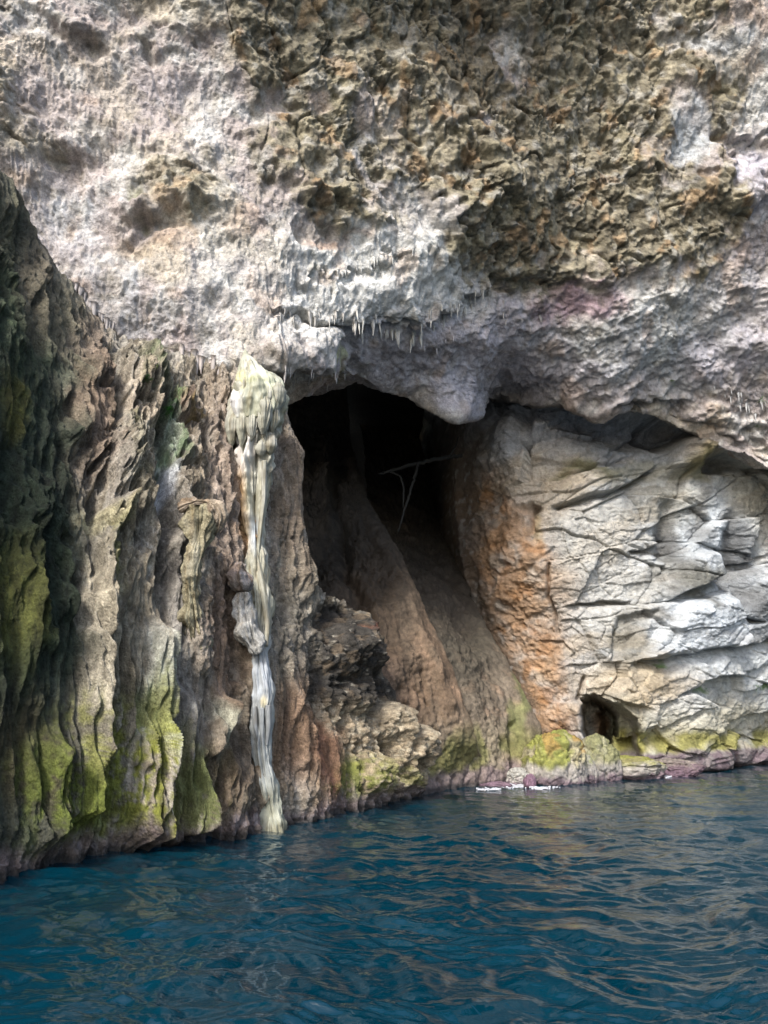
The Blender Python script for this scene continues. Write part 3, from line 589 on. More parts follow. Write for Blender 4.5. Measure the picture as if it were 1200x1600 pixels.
def slab_paint_at(seed, lit, blobs):
    def f(U, V, Q, disp):
        Uw, Vw = warp(Q, U, V, 16, 1.0, seed); z = Q[..., 2]
        n2 = noise(Q, (3, 3, 1.2), seed + 3, 4); n3 = noise(Q, 8, seed + 5, 3)
        col = np.ones(U.shape + (3,), f32) * np.array(lit, f32)
        col = mix(col, .5 * sstep(0, .5, noise(Q, (1.5, 1.5, .5), seed + 7, 3)), (.11, .085, .06)); col = mix(col, .4 * sstep(.1, .5, noise(Q, 1.7, seed + 9, 3)), (.26, .17, .11))
        for cu, cv, ru, rv, c, a in blobs: col = mix(col, a * blob(Uw, Vw, cu, cv, ru, rv, 0, .6), c)
        zb = z + .2 * noise(Q, 1.2, seed + 13, 3)
        col = mix(col, .75 * (1 - sstep(.8, 1.5, zb)) * sstep(-.3, .2, noise(Q, 1, seed + 15, 2)), (.12, .12, .035))
        col = mix(col, .85 * (1 - sstep(.3, .5, zb)), (.17, .13, .13)); col = mix(col, .8 * (1 - sstep(.05, .15, z)), (.03, .03, .03))
        col = mix(col, .8 * sstep(3.3, 6.5, z), (.03, .025, .02))  # cave shade painted in: slab darkens with height
        return np.clip(col * (1 + .3 * n2 + .2 * n3)[..., None], .004, .8)
    return f
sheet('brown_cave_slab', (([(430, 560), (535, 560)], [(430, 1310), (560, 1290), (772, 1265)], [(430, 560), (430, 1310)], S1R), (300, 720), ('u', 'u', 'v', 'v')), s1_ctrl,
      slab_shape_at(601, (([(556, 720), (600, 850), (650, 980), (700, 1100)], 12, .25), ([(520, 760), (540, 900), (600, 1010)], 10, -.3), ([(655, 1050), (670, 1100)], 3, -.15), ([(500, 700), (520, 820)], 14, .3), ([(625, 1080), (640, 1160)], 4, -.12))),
      slab_paint_at(611, (.145, .10, .066), ((550, 840, 110, 220, (.022, .018, .013), .95), (640, 930, 12, 80, (.13, .095, .065), .6), (560, 980, 40, 90, (.09, .065, .045), .6), (700, 1180, 60, 60, (.22, .19, .14), .5), (600, 1100, 40, 60, (.16, .11, .08), .6))), M_SLAB,  # near-black spot is painted cave shade, pale spot the lit foot
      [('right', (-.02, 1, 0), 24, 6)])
S2R = [(650, 640), (690, 800), (712, 880), (742, 955), (790, 1040), (812, 1085), (834, 1130), (842, 1180), (848, 1260)]
s2_ctrl = [(560, 640, 32), (650, 640, 34), (620, 860, 24.5), (700, 860, 25.5), (620, 760, 29), (742, 955, 22.3), (790, 1040, 20.9), (834, 1130, 20.0), (842, 1212, 19.6), (745, 1160, 18.6), (745, 1215, 18.3), (690, 1000, 19.2), (800, 1180, 19.2), (560, 900, 20), (650, 1250, 17.5)]
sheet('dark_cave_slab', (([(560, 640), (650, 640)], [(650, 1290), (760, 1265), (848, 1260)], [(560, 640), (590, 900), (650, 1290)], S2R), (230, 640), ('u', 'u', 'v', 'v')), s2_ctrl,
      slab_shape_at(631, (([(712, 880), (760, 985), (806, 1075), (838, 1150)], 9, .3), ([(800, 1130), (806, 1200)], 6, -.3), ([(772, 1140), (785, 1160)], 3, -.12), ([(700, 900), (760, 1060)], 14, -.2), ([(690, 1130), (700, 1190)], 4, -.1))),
      slab_paint_at(641, (.165, .132, .098), ((715, 960, 90, 130, (.055, .048, .035), .9), (700, 900, 60, 90, (.05, .04, .03), .9), (812, 1100, 10, 80, (.14, .15, .06), .8), (760, 1180, 70, 40, (.24, .205, .14), .6))), M_SLAB,  # dark spots paint the lip's shadow, the pale one the light below it
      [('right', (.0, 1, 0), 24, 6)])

# ---- closed chamber behind the mouth and the mass of the headland above and behind
def chamber():
    a = np.linspace(0, 1, 90); b = np.linspace(0, 1, 60)
    A, B = np.meshgrid(a, b)
    th = math.pi * (1.0 - A)                                   # from left to right round the back
    X = 5 + 34 * np.cos(th); Yb = 11 + 34 * np.sin(th) ** .7
    Z = -2 + 62 * B
    P = np.stack([X, Yb, Z], -1).astype(f32)
    P = P + (1.6 * noise(P, .15, 701, 3))[..., None]
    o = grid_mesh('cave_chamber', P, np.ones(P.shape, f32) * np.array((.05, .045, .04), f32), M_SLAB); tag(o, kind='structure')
    # roof of the chamber, low behind the lip
    X, Y2 = np.meshgrid(np.linspace(-32, 42, 100), np.linspace(19, 48, 50))
    P = np.stack([X, Y2, 15.5 - .12 * (Y2 - 19) + 0 * X], -1).astype(f32); P[..., 2] += .8 * noise(P, .25, 711, 3)
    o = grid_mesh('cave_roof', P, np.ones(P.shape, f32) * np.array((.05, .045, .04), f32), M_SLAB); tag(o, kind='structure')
    # plateau on top: closes the cliff against the sky
    X, Y2 = np.meshgrid(np.linspace(-40, 50, 100), np.linspace(0, 1, 50)); Yt = 11.5 + .12 * np.abs(X) + Y2 * 40
    P = np.stack([X, Yt, 24 + 6 * Y2], -1).astype(f32); P[..., 2] += 1.0 * noise(P, .25, 721, 3)
    o = grid_mesh('headland_top', P, np.ones(P.shape, f32) * np.array((.16, .14, .09), f32), M_SLAB); tag(o, kind='structure')
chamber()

# ------------------------------------------------------------------ sea
def sea():
    vv = np.linspace(1700, 1178, 560); yn = np.array([water_Y(v) for v in vv])
    ys = np.concatenate([[-2000, -400, -80, -20, -6, -2, -.5], np.linspace(.2, yn[0], 10)[:-1], yn, np.linspace(yn[-1] + .4, 55, 40), [80, 200, 2000]])
    fan = np.linspace(-.75, .85, 620)
    xa = np.concatenate([[-60., -12, -3, -1.5, -1.0], fan, [1.1, 1.6, 3, 12, 60.]])
    Yg = ys[:, None] + 0 * xa[None]; Xg = xa[None] * (np.abs(ys)[:, None] * .97 + 1.2)
    P = np.stack([Xg, Yg, 0 * Xg], -1).astype(f32)
    W = P.copy(); W[..., 0] += .35 * noise(P, .7, 801, 2); W[..., 1] += .35 * noise(P, .7, 803, 2)
    W[..., 1] += .12 * W[..., 0]
    h = .060 * noise(W, (.5, .9, 1), 811, 2) + .048 * noise(W, (1.6, 3.0, 1), 821, 3) - .016 * np.abs(noise(W, (1.7, 3.0, 1), 823, 2)) + .008 * ridged(noise(W, (2.8, 4.6, 1), 831, 2)) + .004 * noise(W, (8, 11, 1), 841, 2)
    fade = (1 - sstep(35, 60, np.abs(Yg))) * (1 - sstep(30, 60, np.abs(Xg)))
    calm = 1 - .3 * sstep(6, 16, Yg)
    P[..., 2] = (h - .02) * fade * calm
    m = bpy.data.materials.new('sea_water'); m.use_nodes = True; t = m.node_tree; N = t.nodes; L = t.links
    b = N['Principled BSDF']; b.inputs['Roughness'].default_value = .05; b.inputs['IOR'].default_value = 1.333; b.inputs['Specular IOR Level'].default_value = 1.0
    tc = N.new('ShaderNodeTexCoord')
    n0 = N.new('ShaderNodeTexNoise'); n0.inputs['Scale'].default_value = .25; n0.inputs['Detail'].default_value = 3; L.new(tc.outputs['Object'], n0.inputs['Vector'])
    cr = N.new('ShaderNodeValToRGB'); cr.color_ramp.elements[0].position = .35; cr.color_ramp.elements[1].position = .65
    cr.color_ramp.elements[0].color = (.0002, .0165, .028, 1); cr.color_ramp.elements[1].color = (.0003, .0225, .038, 1)
    L.new(n0.outputs[0], cr.inputs[0]); L.new(cr.outputs[0], b.inputs['Base Color'])
    mp = N.new('ShaderNodeMapping'); mp.inputs['Scale'].default_value = (1, 1.7, 1); L.new(tc.outputs['Object'], mp.inputs['Vector'])
    n1 = N.new('ShaderNodeTexNoise'); n1.inputs['Scale'].default_value = 5.0; n1.inputs['Detail'].default_value = 4; n1.inputs['Roughness'].default_value = .5; n1.inputs['Distortion'].default_value = .6
    L.new(mp.outputs[0], n1.inputs['Vector'])
    bp = N.new('ShaderNodeBump'); bp.inputs['Strength'].default_value = .5; bp.inputs['Distance'].default_value = .03
    L.new(n1.outputs[0], bp.inputs['Height']); L.new(bp.outputs[0], b.inputs['Normal'])
    o = grid_mesh('sea', P[:, ::-1], None, m); tag(o, kind='structure')
sea()
print('base done %.1f' % (time.time() - T0))
#--OBJECTS--
# ------------------------------------------------------------------ things
def project(P):
    y = P[..., 1]; z = P[..., 2] - CAMH
    D = y * CP + z * SP; up = -y * SP + z * CP
    return 600 + F * P[..., 0] / D, 800 - F * up / D, D
def prep(Fd):
    pu, pv, D = project(Fd[2]); ok = (D > 1)
    return pu, pv, np.where(ok, D, 1e9), Fd[2], Fd[3]
HV, HL, HR = prep(VF), prep(LF), prep(RF)
def hit(H, u, v, r=3.0):                     # the surface point seen at (u, v)
    pu, pv, D, Q, Nn = H
    m = (np.abs(pu - u) < r) & (np.abs(pv - v) < r)
    if not m.any(): return hit(H, u, v, r * 2)
    k = np.argmin(np.where(m, D, 1e9)); j = np.unravel_index(k, D.shape)
    return Q[j].astype(float), Nn[j].astype(float)

# ---- stalactites: parts of the overhanging cliff
def spike(base, length, rad, lean=(0, 0), seg=7, rings=7):
    vs, fs = [], []
    ph = rnd.random() * 6
    for i in range(rings):
        t = i / (rings - 1); r = rad * (1 - t) ** .8 * (1 + .22 * math.sin(ph + 9 * t)) + .0015
        c = (base[0] + lean[0] * t + .10 * rad * math.sin(5 * t + ph), base[1] + lean[1] * t, base[2] + .03 - (length + .03) * t)
        for k in range(seg):
            a = 2 * math.pi * k / seg; q = r * (1 + .18 * math.sin(3 * a + ph))
            vs.append((c[0] + q * math.cos(a), c[1] + q * math.sin(a), c[2]))
    for i in range(rings - 1):
        for k in range(seg):
            a, b = i * seg + k, i * seg + (k + 1) % seg; fs.append((a, b, b + seg, a + seg))
    fs.append(tuple(range(seg))[::1]); fs.append(tuple((rings - 1) * seg + k for k in range(seg))[::-1])
    return vs, fs
FR = [([(430, 490), (500, 486), (560, 505)], 26, (10, 24), (.42, .40, .37)), ([(560, 506), (640, 524), (700, 490), (765, 450)], 46, (8, 28), (.42, .41, .38)), ([(262, 545), (300, 556), (345, 566)], 16, (26, 62), (.40, .35, .32)),
      ([(418, 582), (480, 590), (540, 584)], 24, (8, 20), (.38, .35, .33)), ([(500, 432), (570, 414), (640, 398)], 16, (6, 14), (.45, .45, .43)), ([(50, 372), (100, 430), (185, 515)], 34, (14, 40), (.33, .30, .29)),
      ([(770, 470), (800, 500), (850, 505)], 8, (8, 16), (.4, .37, .35)), ([(1120, 610), (1160, 628), (1195, 650)], 12, (8, 20), (.4, .4, .4)), ([(650, 545), (720, 520), (745, 500)], 10, (6, 14), (.42, .4, .42))]
spikes = []
for pts, n, (l0, l1), c in FR:
    cv_ = curve(pts, 200, 'len')
    for i in range(n):
        q_ = min(1, max(0, (i + rnd.random()) / n + .04 * math.sin(i * 1.7)))
        u, v = cv_[int(q_ * 199)]; u += rnd.gauss(0, 5); v += rnd.gauss(0, 7)
        p, nn = hit(HV, u, v); D = p[1]
        L = rnd.uniform(l0, l1) * (.6 + .6 * rnd.random()) * D / F; R = L * rnd.choice((.06, .08, .11, .15)) + .008
        p = p - nn * R * .3
        spikes.append((L * rnd.uniform(.8, 1.2), p, L, R, c))
spikes.sort(key=lambda s: -s[0])
rest_v, rest_f, rest_c = [], [], []
for i, (_, p, L, R, c) in enumerate(spikes):
    vs, fs = spike(p, L, R, (rnd.uniform(-.1, .1) * L, rnd.uniform(-.1, .1) * L))
    k = rnd.uniform(.75, 1.1); cc = [x * k for x in c]
    if i < 100: tri_mesh('stalactite', vs, fs, M_CALC, vault, col=np.array([cc] * len(vs)))
    else:
        o = len(rest_v); rest_v += vs; rest_f += [tuple(a + o for a in f) for f in fs]; rest_c += [cc] * len(vs)
r = tri_mesh('stalactite_fringe', rest_v, rest_f, M_CALC, vault, col=np.array(rest_c)); r['kind'] = 'stuff'

# ---- lofted calcite bodies
def loft(name, path, mat, paint, parent=None, nang=120, step=1.4, flute=.10, ffreq=9, seed=0, squash=1.0, origin=(0, 0, 0), lump=.05, caps=True):
    """path: (u, v, half width in photo px, Y); a closed body swept through those sections"""
    p = np.array(path, float); seg = np.hypot(*(p[1:, :2] - p[:-1, :2]).T); s = np.concatenate([[0], np.cumsum(seg)]); n = max(12, int(s[-1] / step))
    t = np.linspace(0, s[-1], n)
    sm = lambda a: np.convolve(np.pad(a, 4, mode='edge'), np.ones(9) / 9, 'valid')
    u, v, h, Y = [np.interp(t, s, p[:, i]) for i in range(4)]
    u = sm(u)
    c = np.array([at(a, b, y) for a, b, y in zip(u, v, Y)]); Dm = Y / (CP - (800 - v) / F * SP); rad = np.maximum(h, .3) * Dm / F
    tang = np.gradient(c, axis=0); tang /= np.linalg.norm(tang, axis=1)[:, None]
    up = np.array([0, 1., 0]); sx = np.cross(tang, up); sx /= np.linalg.norm(sx, axis=1)[:, None]; sy = np.cross(sx, tang)
    a = np.linspace(0, 2 * math.pi, nang, endpoint=False)
    A, T = np.meshgrid(a, np.arange(n))
    R = rad[:, None] * np.ones_like(A)
    dirs = sx[:, None] * np.cos(A)[..., None] + sy[:, None] * np.sin(A)[..., None] * squash
    P = c[:, None] + dirs * R[..., None]
    ang = np.stack([np.cos(A) * ffreq / 6 + seed, np.sin(A) * ffreq / 6, P[..., 2] * .55], -1)
    fl = ridged(noise(ang, (1, 1, 1), seed + 1, 3)); fine = ridged(noise(np.stack([np.cos(A) * ffreq / 2, np.sin(A) * ffreq / 2, P[..., 2] * 1.2], -1), (1, 1, 1), seed + 3, 2))
    R2 = R * (1 + flute * 1.6 * (fl - .5) + flute * .6 * (fine - .5)) + lump * np.minimum(1, R * 4) * noise(P, (3, 3, 2), seed + 5, 3) * .6
    R2 = np.maximum(R2, .004)
    P = c[:, None] + dirs * R2[..., None]
    U = np.broadcast_to(u[:, None], A.shape); V = np.broadcast_to(v[:, None], A.shape)
    col = paint(U, V, P, fl)
    O = np.array(origin, float)
    o = grid_mesh(name, (P - O)[:, ::-1] , col[:, ::-1].astype(f32), mat, parent, closed=True)
    # close the ends
    import bmesh
    bm = bmesh.new(); bm.from_mesh(o.data); bmesh.ops.holes_fill(bm, edges=[e for e in bm.edges if e.is_boundary], sides=0); bm.to_mesh(o.data); bm.free()
    return o
def calc_paint(base, alt, seed, spots=()):
    def f(U, V, P, fl):
        col = np.ones(U.shape + (3,), f32) * np.array(base, f32)
        col = mix(col, .6 * sstep(-.1, .5, noise(P, (3, 3, 1), seed, 3)), alt)
        col = mix(col, .55 * sstep(.1, .45, noise(P, (7, 7, 1.2), seed + 7, 3)), tuple(x * y for x, y in zip(base, (.55, .45, .32))))
        pu = 600 + F * P[..., 0] / (P[..., 1] * CP + (P[..., 2] - CAMH) * SP)
        for cu, cv, ru, rv, c, a in spots: col = mix(col, a * blob(pu, V, cu, cv, ru, rv, 0, .7), c)
        return np.clip(col * (1 + .2 * noise(P, 7, seed + 5, 3))[..., None], .01, .85)
    return f
wy = lambda u, v: hit(HL, u, v)[0][1]
def sm_wy(u, v): return float(np.median([wy(u + a, v + b) for a in (-14, 14) for b in (-12, 0, 12)]))
prof = [(385, 566, 4), (390, 585, 15), (394, 610, 30), (397, 650, 34), (398, 690, 30), (397, 730, 25), (396, 765, 20), (397, 800, 16), (399, 840, 13), (402, 880, 15), (405, 920, 18), (406, 960, 17), (405, 1000, 15), (406, 1022, 11), (408, 1050, 12), (411, 1085, 14), (411, 1105, 15),
        (409, 1135, 15), (408, 1165, 13), (412, 1195, 13), (417, 1230, 15), (424, 1265, 17), (430, 1296, 19), (432, 1318, 20)]
colY = [min(12.35, sm_wy(u, max(v, 590)) - .10) for u, v, h in prof]
colY = list(np.convolve(np.pad(colY, 2, mode='edge'), np.ones(5) / 5, 'valid')); print('column Y', [round(float(a), 2) for a in colY])
Yc = lambda v: float(np.interp(v, [p[1] for p in prof], colY))
base = at(431, 1296, Yc(1296)); base[2] = 0
column = tag(empty('flowstone_column', base), 'tall cream and grey flowstone column with a pointed cap standing in the sea against the fluted cliff', 'flowstone column')
cream = (.28, .27, .205); pale = (.38, .375, .33)
SPOT = ((372, 790, 10, 60, (.48, .28, .12), .8), (380, 840, 12, 30, (.40, .27, .14), .7), (398, 840, 8, 26, (.42, .48, .54), .6), (380, 700, 18, 40, (.6, .58, .58), .6), (405, 1060, 30, 60, (.30, .33, .37), .8), (405, 1140, 30, 40, (.20, .215, .22), .85), (415, 1200, 30, 50, (.26, .28, .28), .8), (428, 1270, 30, 40, (.30, .31, .25), .8), (430, 1300, 30, 14, (.15, .14, .09), .8), (412, 1098, 5, 8, (.5, .44, .28), .9))
loft('stem', [(u, v, h, Y) for (u, v, h), Y in zip(prof, colY)], M_CALC, calc_paint(cream, pale, 900, SPOT), column, nang=160, flute=.26, ffreq=8, seed=11, origin=base, lump=.22)
capp = [(383, 545, .3), (384, 556, 5), (389, 570, 13), (395, 588, 24), (400, 605, 34), (403, 622, 41), (403, 638, 42), (401, 650, 38), (399, 664, 34)]
CS = ((375, 600, 8, 16, (.5, .46, .22), .8), (395, 607, 8, 6, (.32, .33, .18), .8), (412, 603, 8, 6, (.34, .35, .2), .7), (410, 590, 20, 14, (.58, .6, .48), .6), (360, 640, 16, 30, (.6, .59, .6), .8), (430, 615, 14, 8, (.5, .52, .36), .6))
loft('cap', [(u, v, h, Yc(v) - .12) for u, v, h in capp], M_CALC, calc_paint((.29, .295, .22), pale, 905, CS), column, nang=160, flute=.10, ffreq=9, seed=21, origin=base, lump=.15)
for i, (u0, v0, h0, hgt, fy) in enumerate(((363, 668, 11, 62, -.28), (379, 664, 10, 70, -.40), (394, 662, 9, 56, -.44), (412, 648, 13, 62, -.50), (431, 622, 14, 46, -.34), (419, 618, 9, 34, -.44), (427, 650, 9, 52, -.36), (408, 700, 9, 28, -.30), (423, 692, 9, 38, -.28), (355, 690, 7, 50, -.16), (385, 700, 6, 40, -.22))):
    Yl = Yc(v0) + fy; hh = hgt / 2
    loft('drip_lobe', [(u0 + 1, v0 - hh, h0 * .25, Yl + .12), (u0 + 1, v0 - hh * .75, h0 * .7, Yl + .05), (u0, v0 - hh * .3, h0, Yl), (u0, v0 + hh * .2, h0 * .95, Yl), (u0 - 1, v0 + hh * .65, h0 * .6, Yl + .03), (u0 - 2, v0 + hh, h0 * .12, Yl + .07)],
         M_CALC, calc_paint((.27, .265, .21), (.37, .36, .32), 910 + i), column, nang=64, step=1.2, flute=.20, ffreq=16, seed=31 + i * 3, origin=base, lump=.12, squash=.8)
for i, pts in enumerate(([(385, 690, 3), (387, 760, 3), (393, 830, 2.5)], [(413, 720, 4), (412, 780, 4), (404, 850, 3), (401, 900, 2)], [(398, 860, 5), (412, 930, 5), (418, 975, 4), (416, 1010, 3)], [(398, 1104, 5), (399, 1135, 4), (404, 1160, 2)], [(409, 1106, 5), (409, 1140, 4), (411, 1172, 2)], [(419, 1102, 5), (420, 1135, 4), (417, 1165, 2)])):
    loft('drip_rib', [(u, v, h, Yc(v) - np.interp(v, [p[1] for p in prof], [p[2] for p in prof]) * .0095) for u, v, h in pts], M_CALC, calc_paint((.27, .26, .20) if pts[0][1] < 1050 else (.19, .20, .205), pale if pts[0][1] < 1050 else (.24, .255, .26), 930 + i), column, nang=32, flute=.12, seed=60 + i, origin=base, lump=.02)

def knob(name, path, base_c, alt, label, cat, seed, dy=-.15, **k):
    Ys = sm_wy(path[-1][0], path[-1][1]) + dy
    b = at(path[-1][0], path[-1][1], Ys)
    t = tag(empty(name, b), label, cat)
    loft('body', [(u, v, h, Ys + (q[0] if q else 0)) for u, v, h, *q in path], M_FLOW, calc_paint(tuple(x * .75 for x in base_c), alt, seed), t, nang=100, seed=seed, origin=b, **k)
    return t, b, Ys
t, b, Ys = knob('flowstone_knob', [(374, 879, 6), (376, 884, 13), (377, 900, 16), (379, 914, 14), (381, 924, 8)], (.42, .38, .36), (.25, .16, .10), 'blunt brown and cream rock knob beside the middle of the tall flowstone column', 'rock knob', 940, dy=-.28, flute=.4, ffreq=8, lump=.5)
t, b, Ys = knob('flowstone_knob', [(381, 926, 6), (382, 938, 12), (384, 955, 15), (388, 975, 17), (392, 995, 18), (398, 1012, 13), (404, 1022, 4)], (.50, .49, .46), (.42, .42, .40), 'long pale fluted knob with a green tuft, below the brown knob by the column', 'rock knob', 945, dy=-.28, flute=.35, ffreq=9, lump=.4)
Y0 = min(sm_wy(318, 800), sm_wy(305, 900)) - .28
hb = at(306, 985, Y0)
hood = tag(empty('hooded_stalagmite', hb), 'crooked rock post with a hooked brown hood, on the fluted cliff left of the column', 'stalagmite')
pth = lambda L: [(u, v, h, Y0 + dy) for u, v, h, dy in L]
loft('post', pth([(312, 792, 12, .02), (312, 815, 15, .02), (309, 845, 14, .02), (306, 866, 11, .03), (300, 888, 9, .05), (299, 920, 10, .10), (303, 960, 13, .18), (308, 1010, 14, .35)]), M_FLOW, calc_paint((.30, .27, .18), (.40, .37, .29), 950), hood, nang=90, seed=71, origin=hb, flute=.35, ffreq=12, lump=.5)
loft('hood', pth([(286, 794, 4, .1), (298, 787, 10, -.02), (312, 783, 13, -.08), (326, 786, 12, -.10), (337, 796, 10, -.06), (343, 810, 8, 0), (341, 824, 6, .03), (336, 836, 3, .06)]), M_FLOW, calc_paint((.30, .24, .18), (.40, .33, .25), 955), hood, nang=80, seed=75, origin=hb, flute=.3, lump=.6)

# ---- rocks in the tide line
def boulder(u, vb, hw, hgt, label, top, low, seed, cat='boulder', flat=1.0, moss=None, yoff=0, lowz=.45):
    Yb = water_Y(vb) + hw / F * 18 * .8 + yoff; D = Yb / 1.055; R = hw * 1.06 * D / F; H = hgt * D / F / .97
    n, m_ = 150, 100
    A, B = np.meshgrid(np.linspace(0, 2 * math.pi, n, endpoint=False), np.linspace(.02, math.pi - .02, m_))
    d = np.stack([np.sin(B) * np.cos(A), np.sin(B) * np.sin(A), np.cos(B)], -1).astype(f32)
    so = d * 1.0 + seed * 3.1
    w1, w12, c1 = worley(so, 1.1, seed); w2, _, c2 = worley(so, 3.2, seed + 1)
    r = 1 + .22 * noise(so, .9, seed + 2, 2) + .12 * (c1 - .5) - .10 * w1 - .07 * w2 + .05 * ridged(noise(so, 5, seed + 3, 3)) + .03 * noise(so, 14, seed + 4, 2) - .06 * (1 - sstep(0, .1, w12 - w1))
    sg = lambda x, p: np.sign(x) * np.abs(x) ** p
    P = np.stack([sg(d[..., 0], .85) * r * R * 1.05, sg(d[..., 1], .85) * r * R * flat, .33 * H + sg(d[..., 2], .75) * r * H * .66], -1)
    x0 = (u - 600) / F * D
    wz = P[..., 2] + .12 * noise(so, 2.5, seed + 5, 3)
    col = np.ones(A.shape + (3,), f32) * np.array(top, f32)
    col = mix(col, .6 * sstep(0, .4, noise(so, 2, seed + 6, 3)), tuple(x * .6 for x in top))
    if moss: col = mix(col, .95 * sstep(-.25, .1, noise(so, 1.1, seed + 7, 3) + .5 * (P[..., 2] / H - .55)), moss[0]); col = mix(col, .8 * sstep(.1, .35, noise(so, 1.6, seed + 8, 2)) * sstep(.4, .7, P[..., 2] / H), moss[1])
    col = mix(col, .95 * (1 - sstep(lowz - .12, lowz + .08, wz)), low); col = mix(col, .8 * (1 - sstep(lowz * .2, lowz * .5, wz)), (.10, .062, .085))
    col = np.clip(col * (1 + .35 * noise(so, 6, seed + 9, 4))[..., None], .01, .7)
    o = grid_mesh('boulder' if cat == 'boulder' else 'tidal_rock', P.astype(f32)[:, ::-1], col[:, ::-1].astype(f32), M_BOUL, closed=True)
    o.location = (x0, Yb, 0); tag(o, label, cat); return o
G_ = 'rocks in the tide line below the small cave'
greyr = (.27, .25, .23)
for args in (((867, 1227, 47, 76, 'large rounded boulder with orange and yellow moss, left of the small sea cave', (.30, .27, .17), greyr, 3), dict(moss=((.19, .20, .045), (.27, .17, .05)))),
             ((930, 1221, 33, 62, 'cracked grey-green boulder in front of the small sea cave', (.27, .25, .17), greyr, 5), dict(moss=((.17, .17, .08), (.26, .25, .16)), yoff=.3)),
             ((912, 1222, 18, 42, 'small upright grey rock wedged between the two big boulders', (.29, .27, .24), greyr, 8), dict(yoff=-.2, moss=((.28, .27, .2), (.25, .26, .12)))),
             ((985, 1217, 46, 30, 'long low rock with a yellow-green top and purple sides, right of the cracked boulder', (.27, .26, .10), greyr, 11), dict(cat='tidal rock', moss=((.2, .2, .05), (.2, .18, .08)), lowz=.36)),
             ((1052, 1212, 38, 24, 'low purple rock at the right end of the tide-line rocks', (.20, .17, .15), (.13, .085, .105), 14), dict(cat='tidal rock', lowz=.3)),
             ((806, 1226, 22, 24, 'small pale grey rock in the foam, left of the mossy boulder', (.33, .32, .29), (.30, .27, .26), 17), dict(cat='tidal rock', lowz=.12)),
             ((827, 1230, 9, 18, 'tiny dark purple rock between the foam and the mossy boulder', (.17, .10, .14), (.17, .10, .14), 20), dict(cat='tidal rock', lowz=.12)),
             ((772, 1230, 26, 6, 'flat purple rock awash at the left end of the foam', (.24, .16, .2), (.2, .13, .17), 23), dict(cat='tidal rock', lowz=.1))):
    boulder(*args[0], **args[1])['group'] = G_

# ---- foam
def foam(name, spots, label):
    m = bpy.data.materials.new('foam'); m.use_nodes = True; b_ = m.node_tree.nodes['Principled BSDF']; b_.inputs['Base Color'].default_value = (.42, .43, .47, 1); b_.inputs['Roughness'].default_value = .6
    X, Yq = np.meshgrid(np.arange(1.5, 8.2, .022), np.arange(16.2, 21.5, .03)); P = np.stack([X, Yq, 0 * X], -1).astype(f32)
    pu, pv, _ = project(P); mk = 0 * X
    for u, v, ru, rv, k in spots: mk = np.maximum(mk, k * np.exp(-((pu - u) / ru) ** 2 - ((pv - v) / rv) ** 2))
    nz = ridged(noise(P, (5.5, 7.5, 1), 971, 4)); keep = (mk * (.25 + .8 * nz)) > .38
    P[..., 2] = .016 + .03 * mk * noise(P, (7, 7, 1), 975, 3)
    idx = np.arange(X.size).reshape(X.shape); kf = keep[:-1, :-1] & keep[1:, 1:] & keep[1:, :-1] & keep[:-1, 1:]
    q = np.stack([idx[:-1, :-1], idx[:-1, 1:], idx[1:, 1:], idx[1:, :-1]], -1)[kf]
    used, inv = np.unique(q, return_inverse=True); inv = inv.reshape(q.shape)
    o = tri_mesh(name, P.reshape(-1, 3)[used], inv.tolist(), m); o.modifiers.new('thickness', 'SOLIDIFY').thickness = .035
    tag(o, label, 'foam', kind='stuff'); return o
foam('sea_foam', [(798, 1228, 26, 4, 1.2), (765, 1232, 26, 3.5, 1.0), (812, 1223, 14, 4, 1.1), (850, 1231, 40, 3, .75), (1043, 1214, 9, 2, .9)], 'white foam washing round the tide-line rocks at the foot of the cliff')

# ---- plants rooted in the rock
M_LEAF = bpy.data.materials.new('leaf'); M_LEAF.use_nodes = True
_b = M_LEAF.node_tree.nodes['Principled BSDF']; _b.inputs['Roughness'].default_value = .5
_a = M_LEAF.node_tree.nodes.new('ShaderNodeAttribute'); _a.attribute_name = 'Col'; M_LEAF.node_tree.links.new(_a.outputs['Color'], _b.inputs['Base Color'])
def plant(H, u, v, size, n, label, droop=.4, c=(.07, .16, .03)):
    p, nn = hit(H, u, v); s = size * p[1] / F
    vs, fs, cs = [], [], []
    for i in range(n):
        d = np.array([rnd.gauss(0, .8), -abs(rnd.gauss(.5, .5)), rnd.gauss(.35, .6)]); d /= np.linalg.norm(d); L = s * rnd.uniform(.5, 1.15)
        side = np.cross(d, [0, 0, 1.0]); side /= np.linalg.norm(side) + 1e-6
        root = np.array([rnd.gauss(0, .15) * s, 0.02, rnd.gauss(0, .15) * s])
        k = rnd.uniform(.6, 1.35)
        nl = 5
        for j in range(1, nl + 1):                   # leaflets along a curved stalk
            t = j / nl; c0 = root + d * L * t - np.array([0, 0, droop * L * t * t])
            for sg_ in (-1, 1):
                tip = c0 + side * sg_ * s * .26 * (1.15 - t) + d * s * .14 + np.array([0, 0, rnd.uniform(-.05, .05) * s])
                w_ = d * s * .07; o = len(vs)
                vs += [c0, (c0 + tip) / 2 + w_, tip, (c0 + tip) / 2 - w_]; fs.append((o, o + 1, o + 2, o + 3)); cs += [[x * k * rnd.uniform(.8, 1.2) for x in c]] * 4
        o = len(vs); e = root + d * L - np.array([0, 0, droop * L])
        vs += [root - side * s * .015, root + side * s * .015, e]; fs.append((o, o + 1, o + 2)); cs += [[.08, .1, .03]] * 3
    ob = tri_mesh('fern', vs, fs, M_LEAF, col=np.array(cs), smooth=False); ob.location = p.tolist()
    return tag(ob, label, 'plant', 'ferns rooted in the rock')
plant(HL, 263, 642, 15, 26, 'bright green fern tuft at the top of the greenish post left of the column', c=(.06, .22, .03))
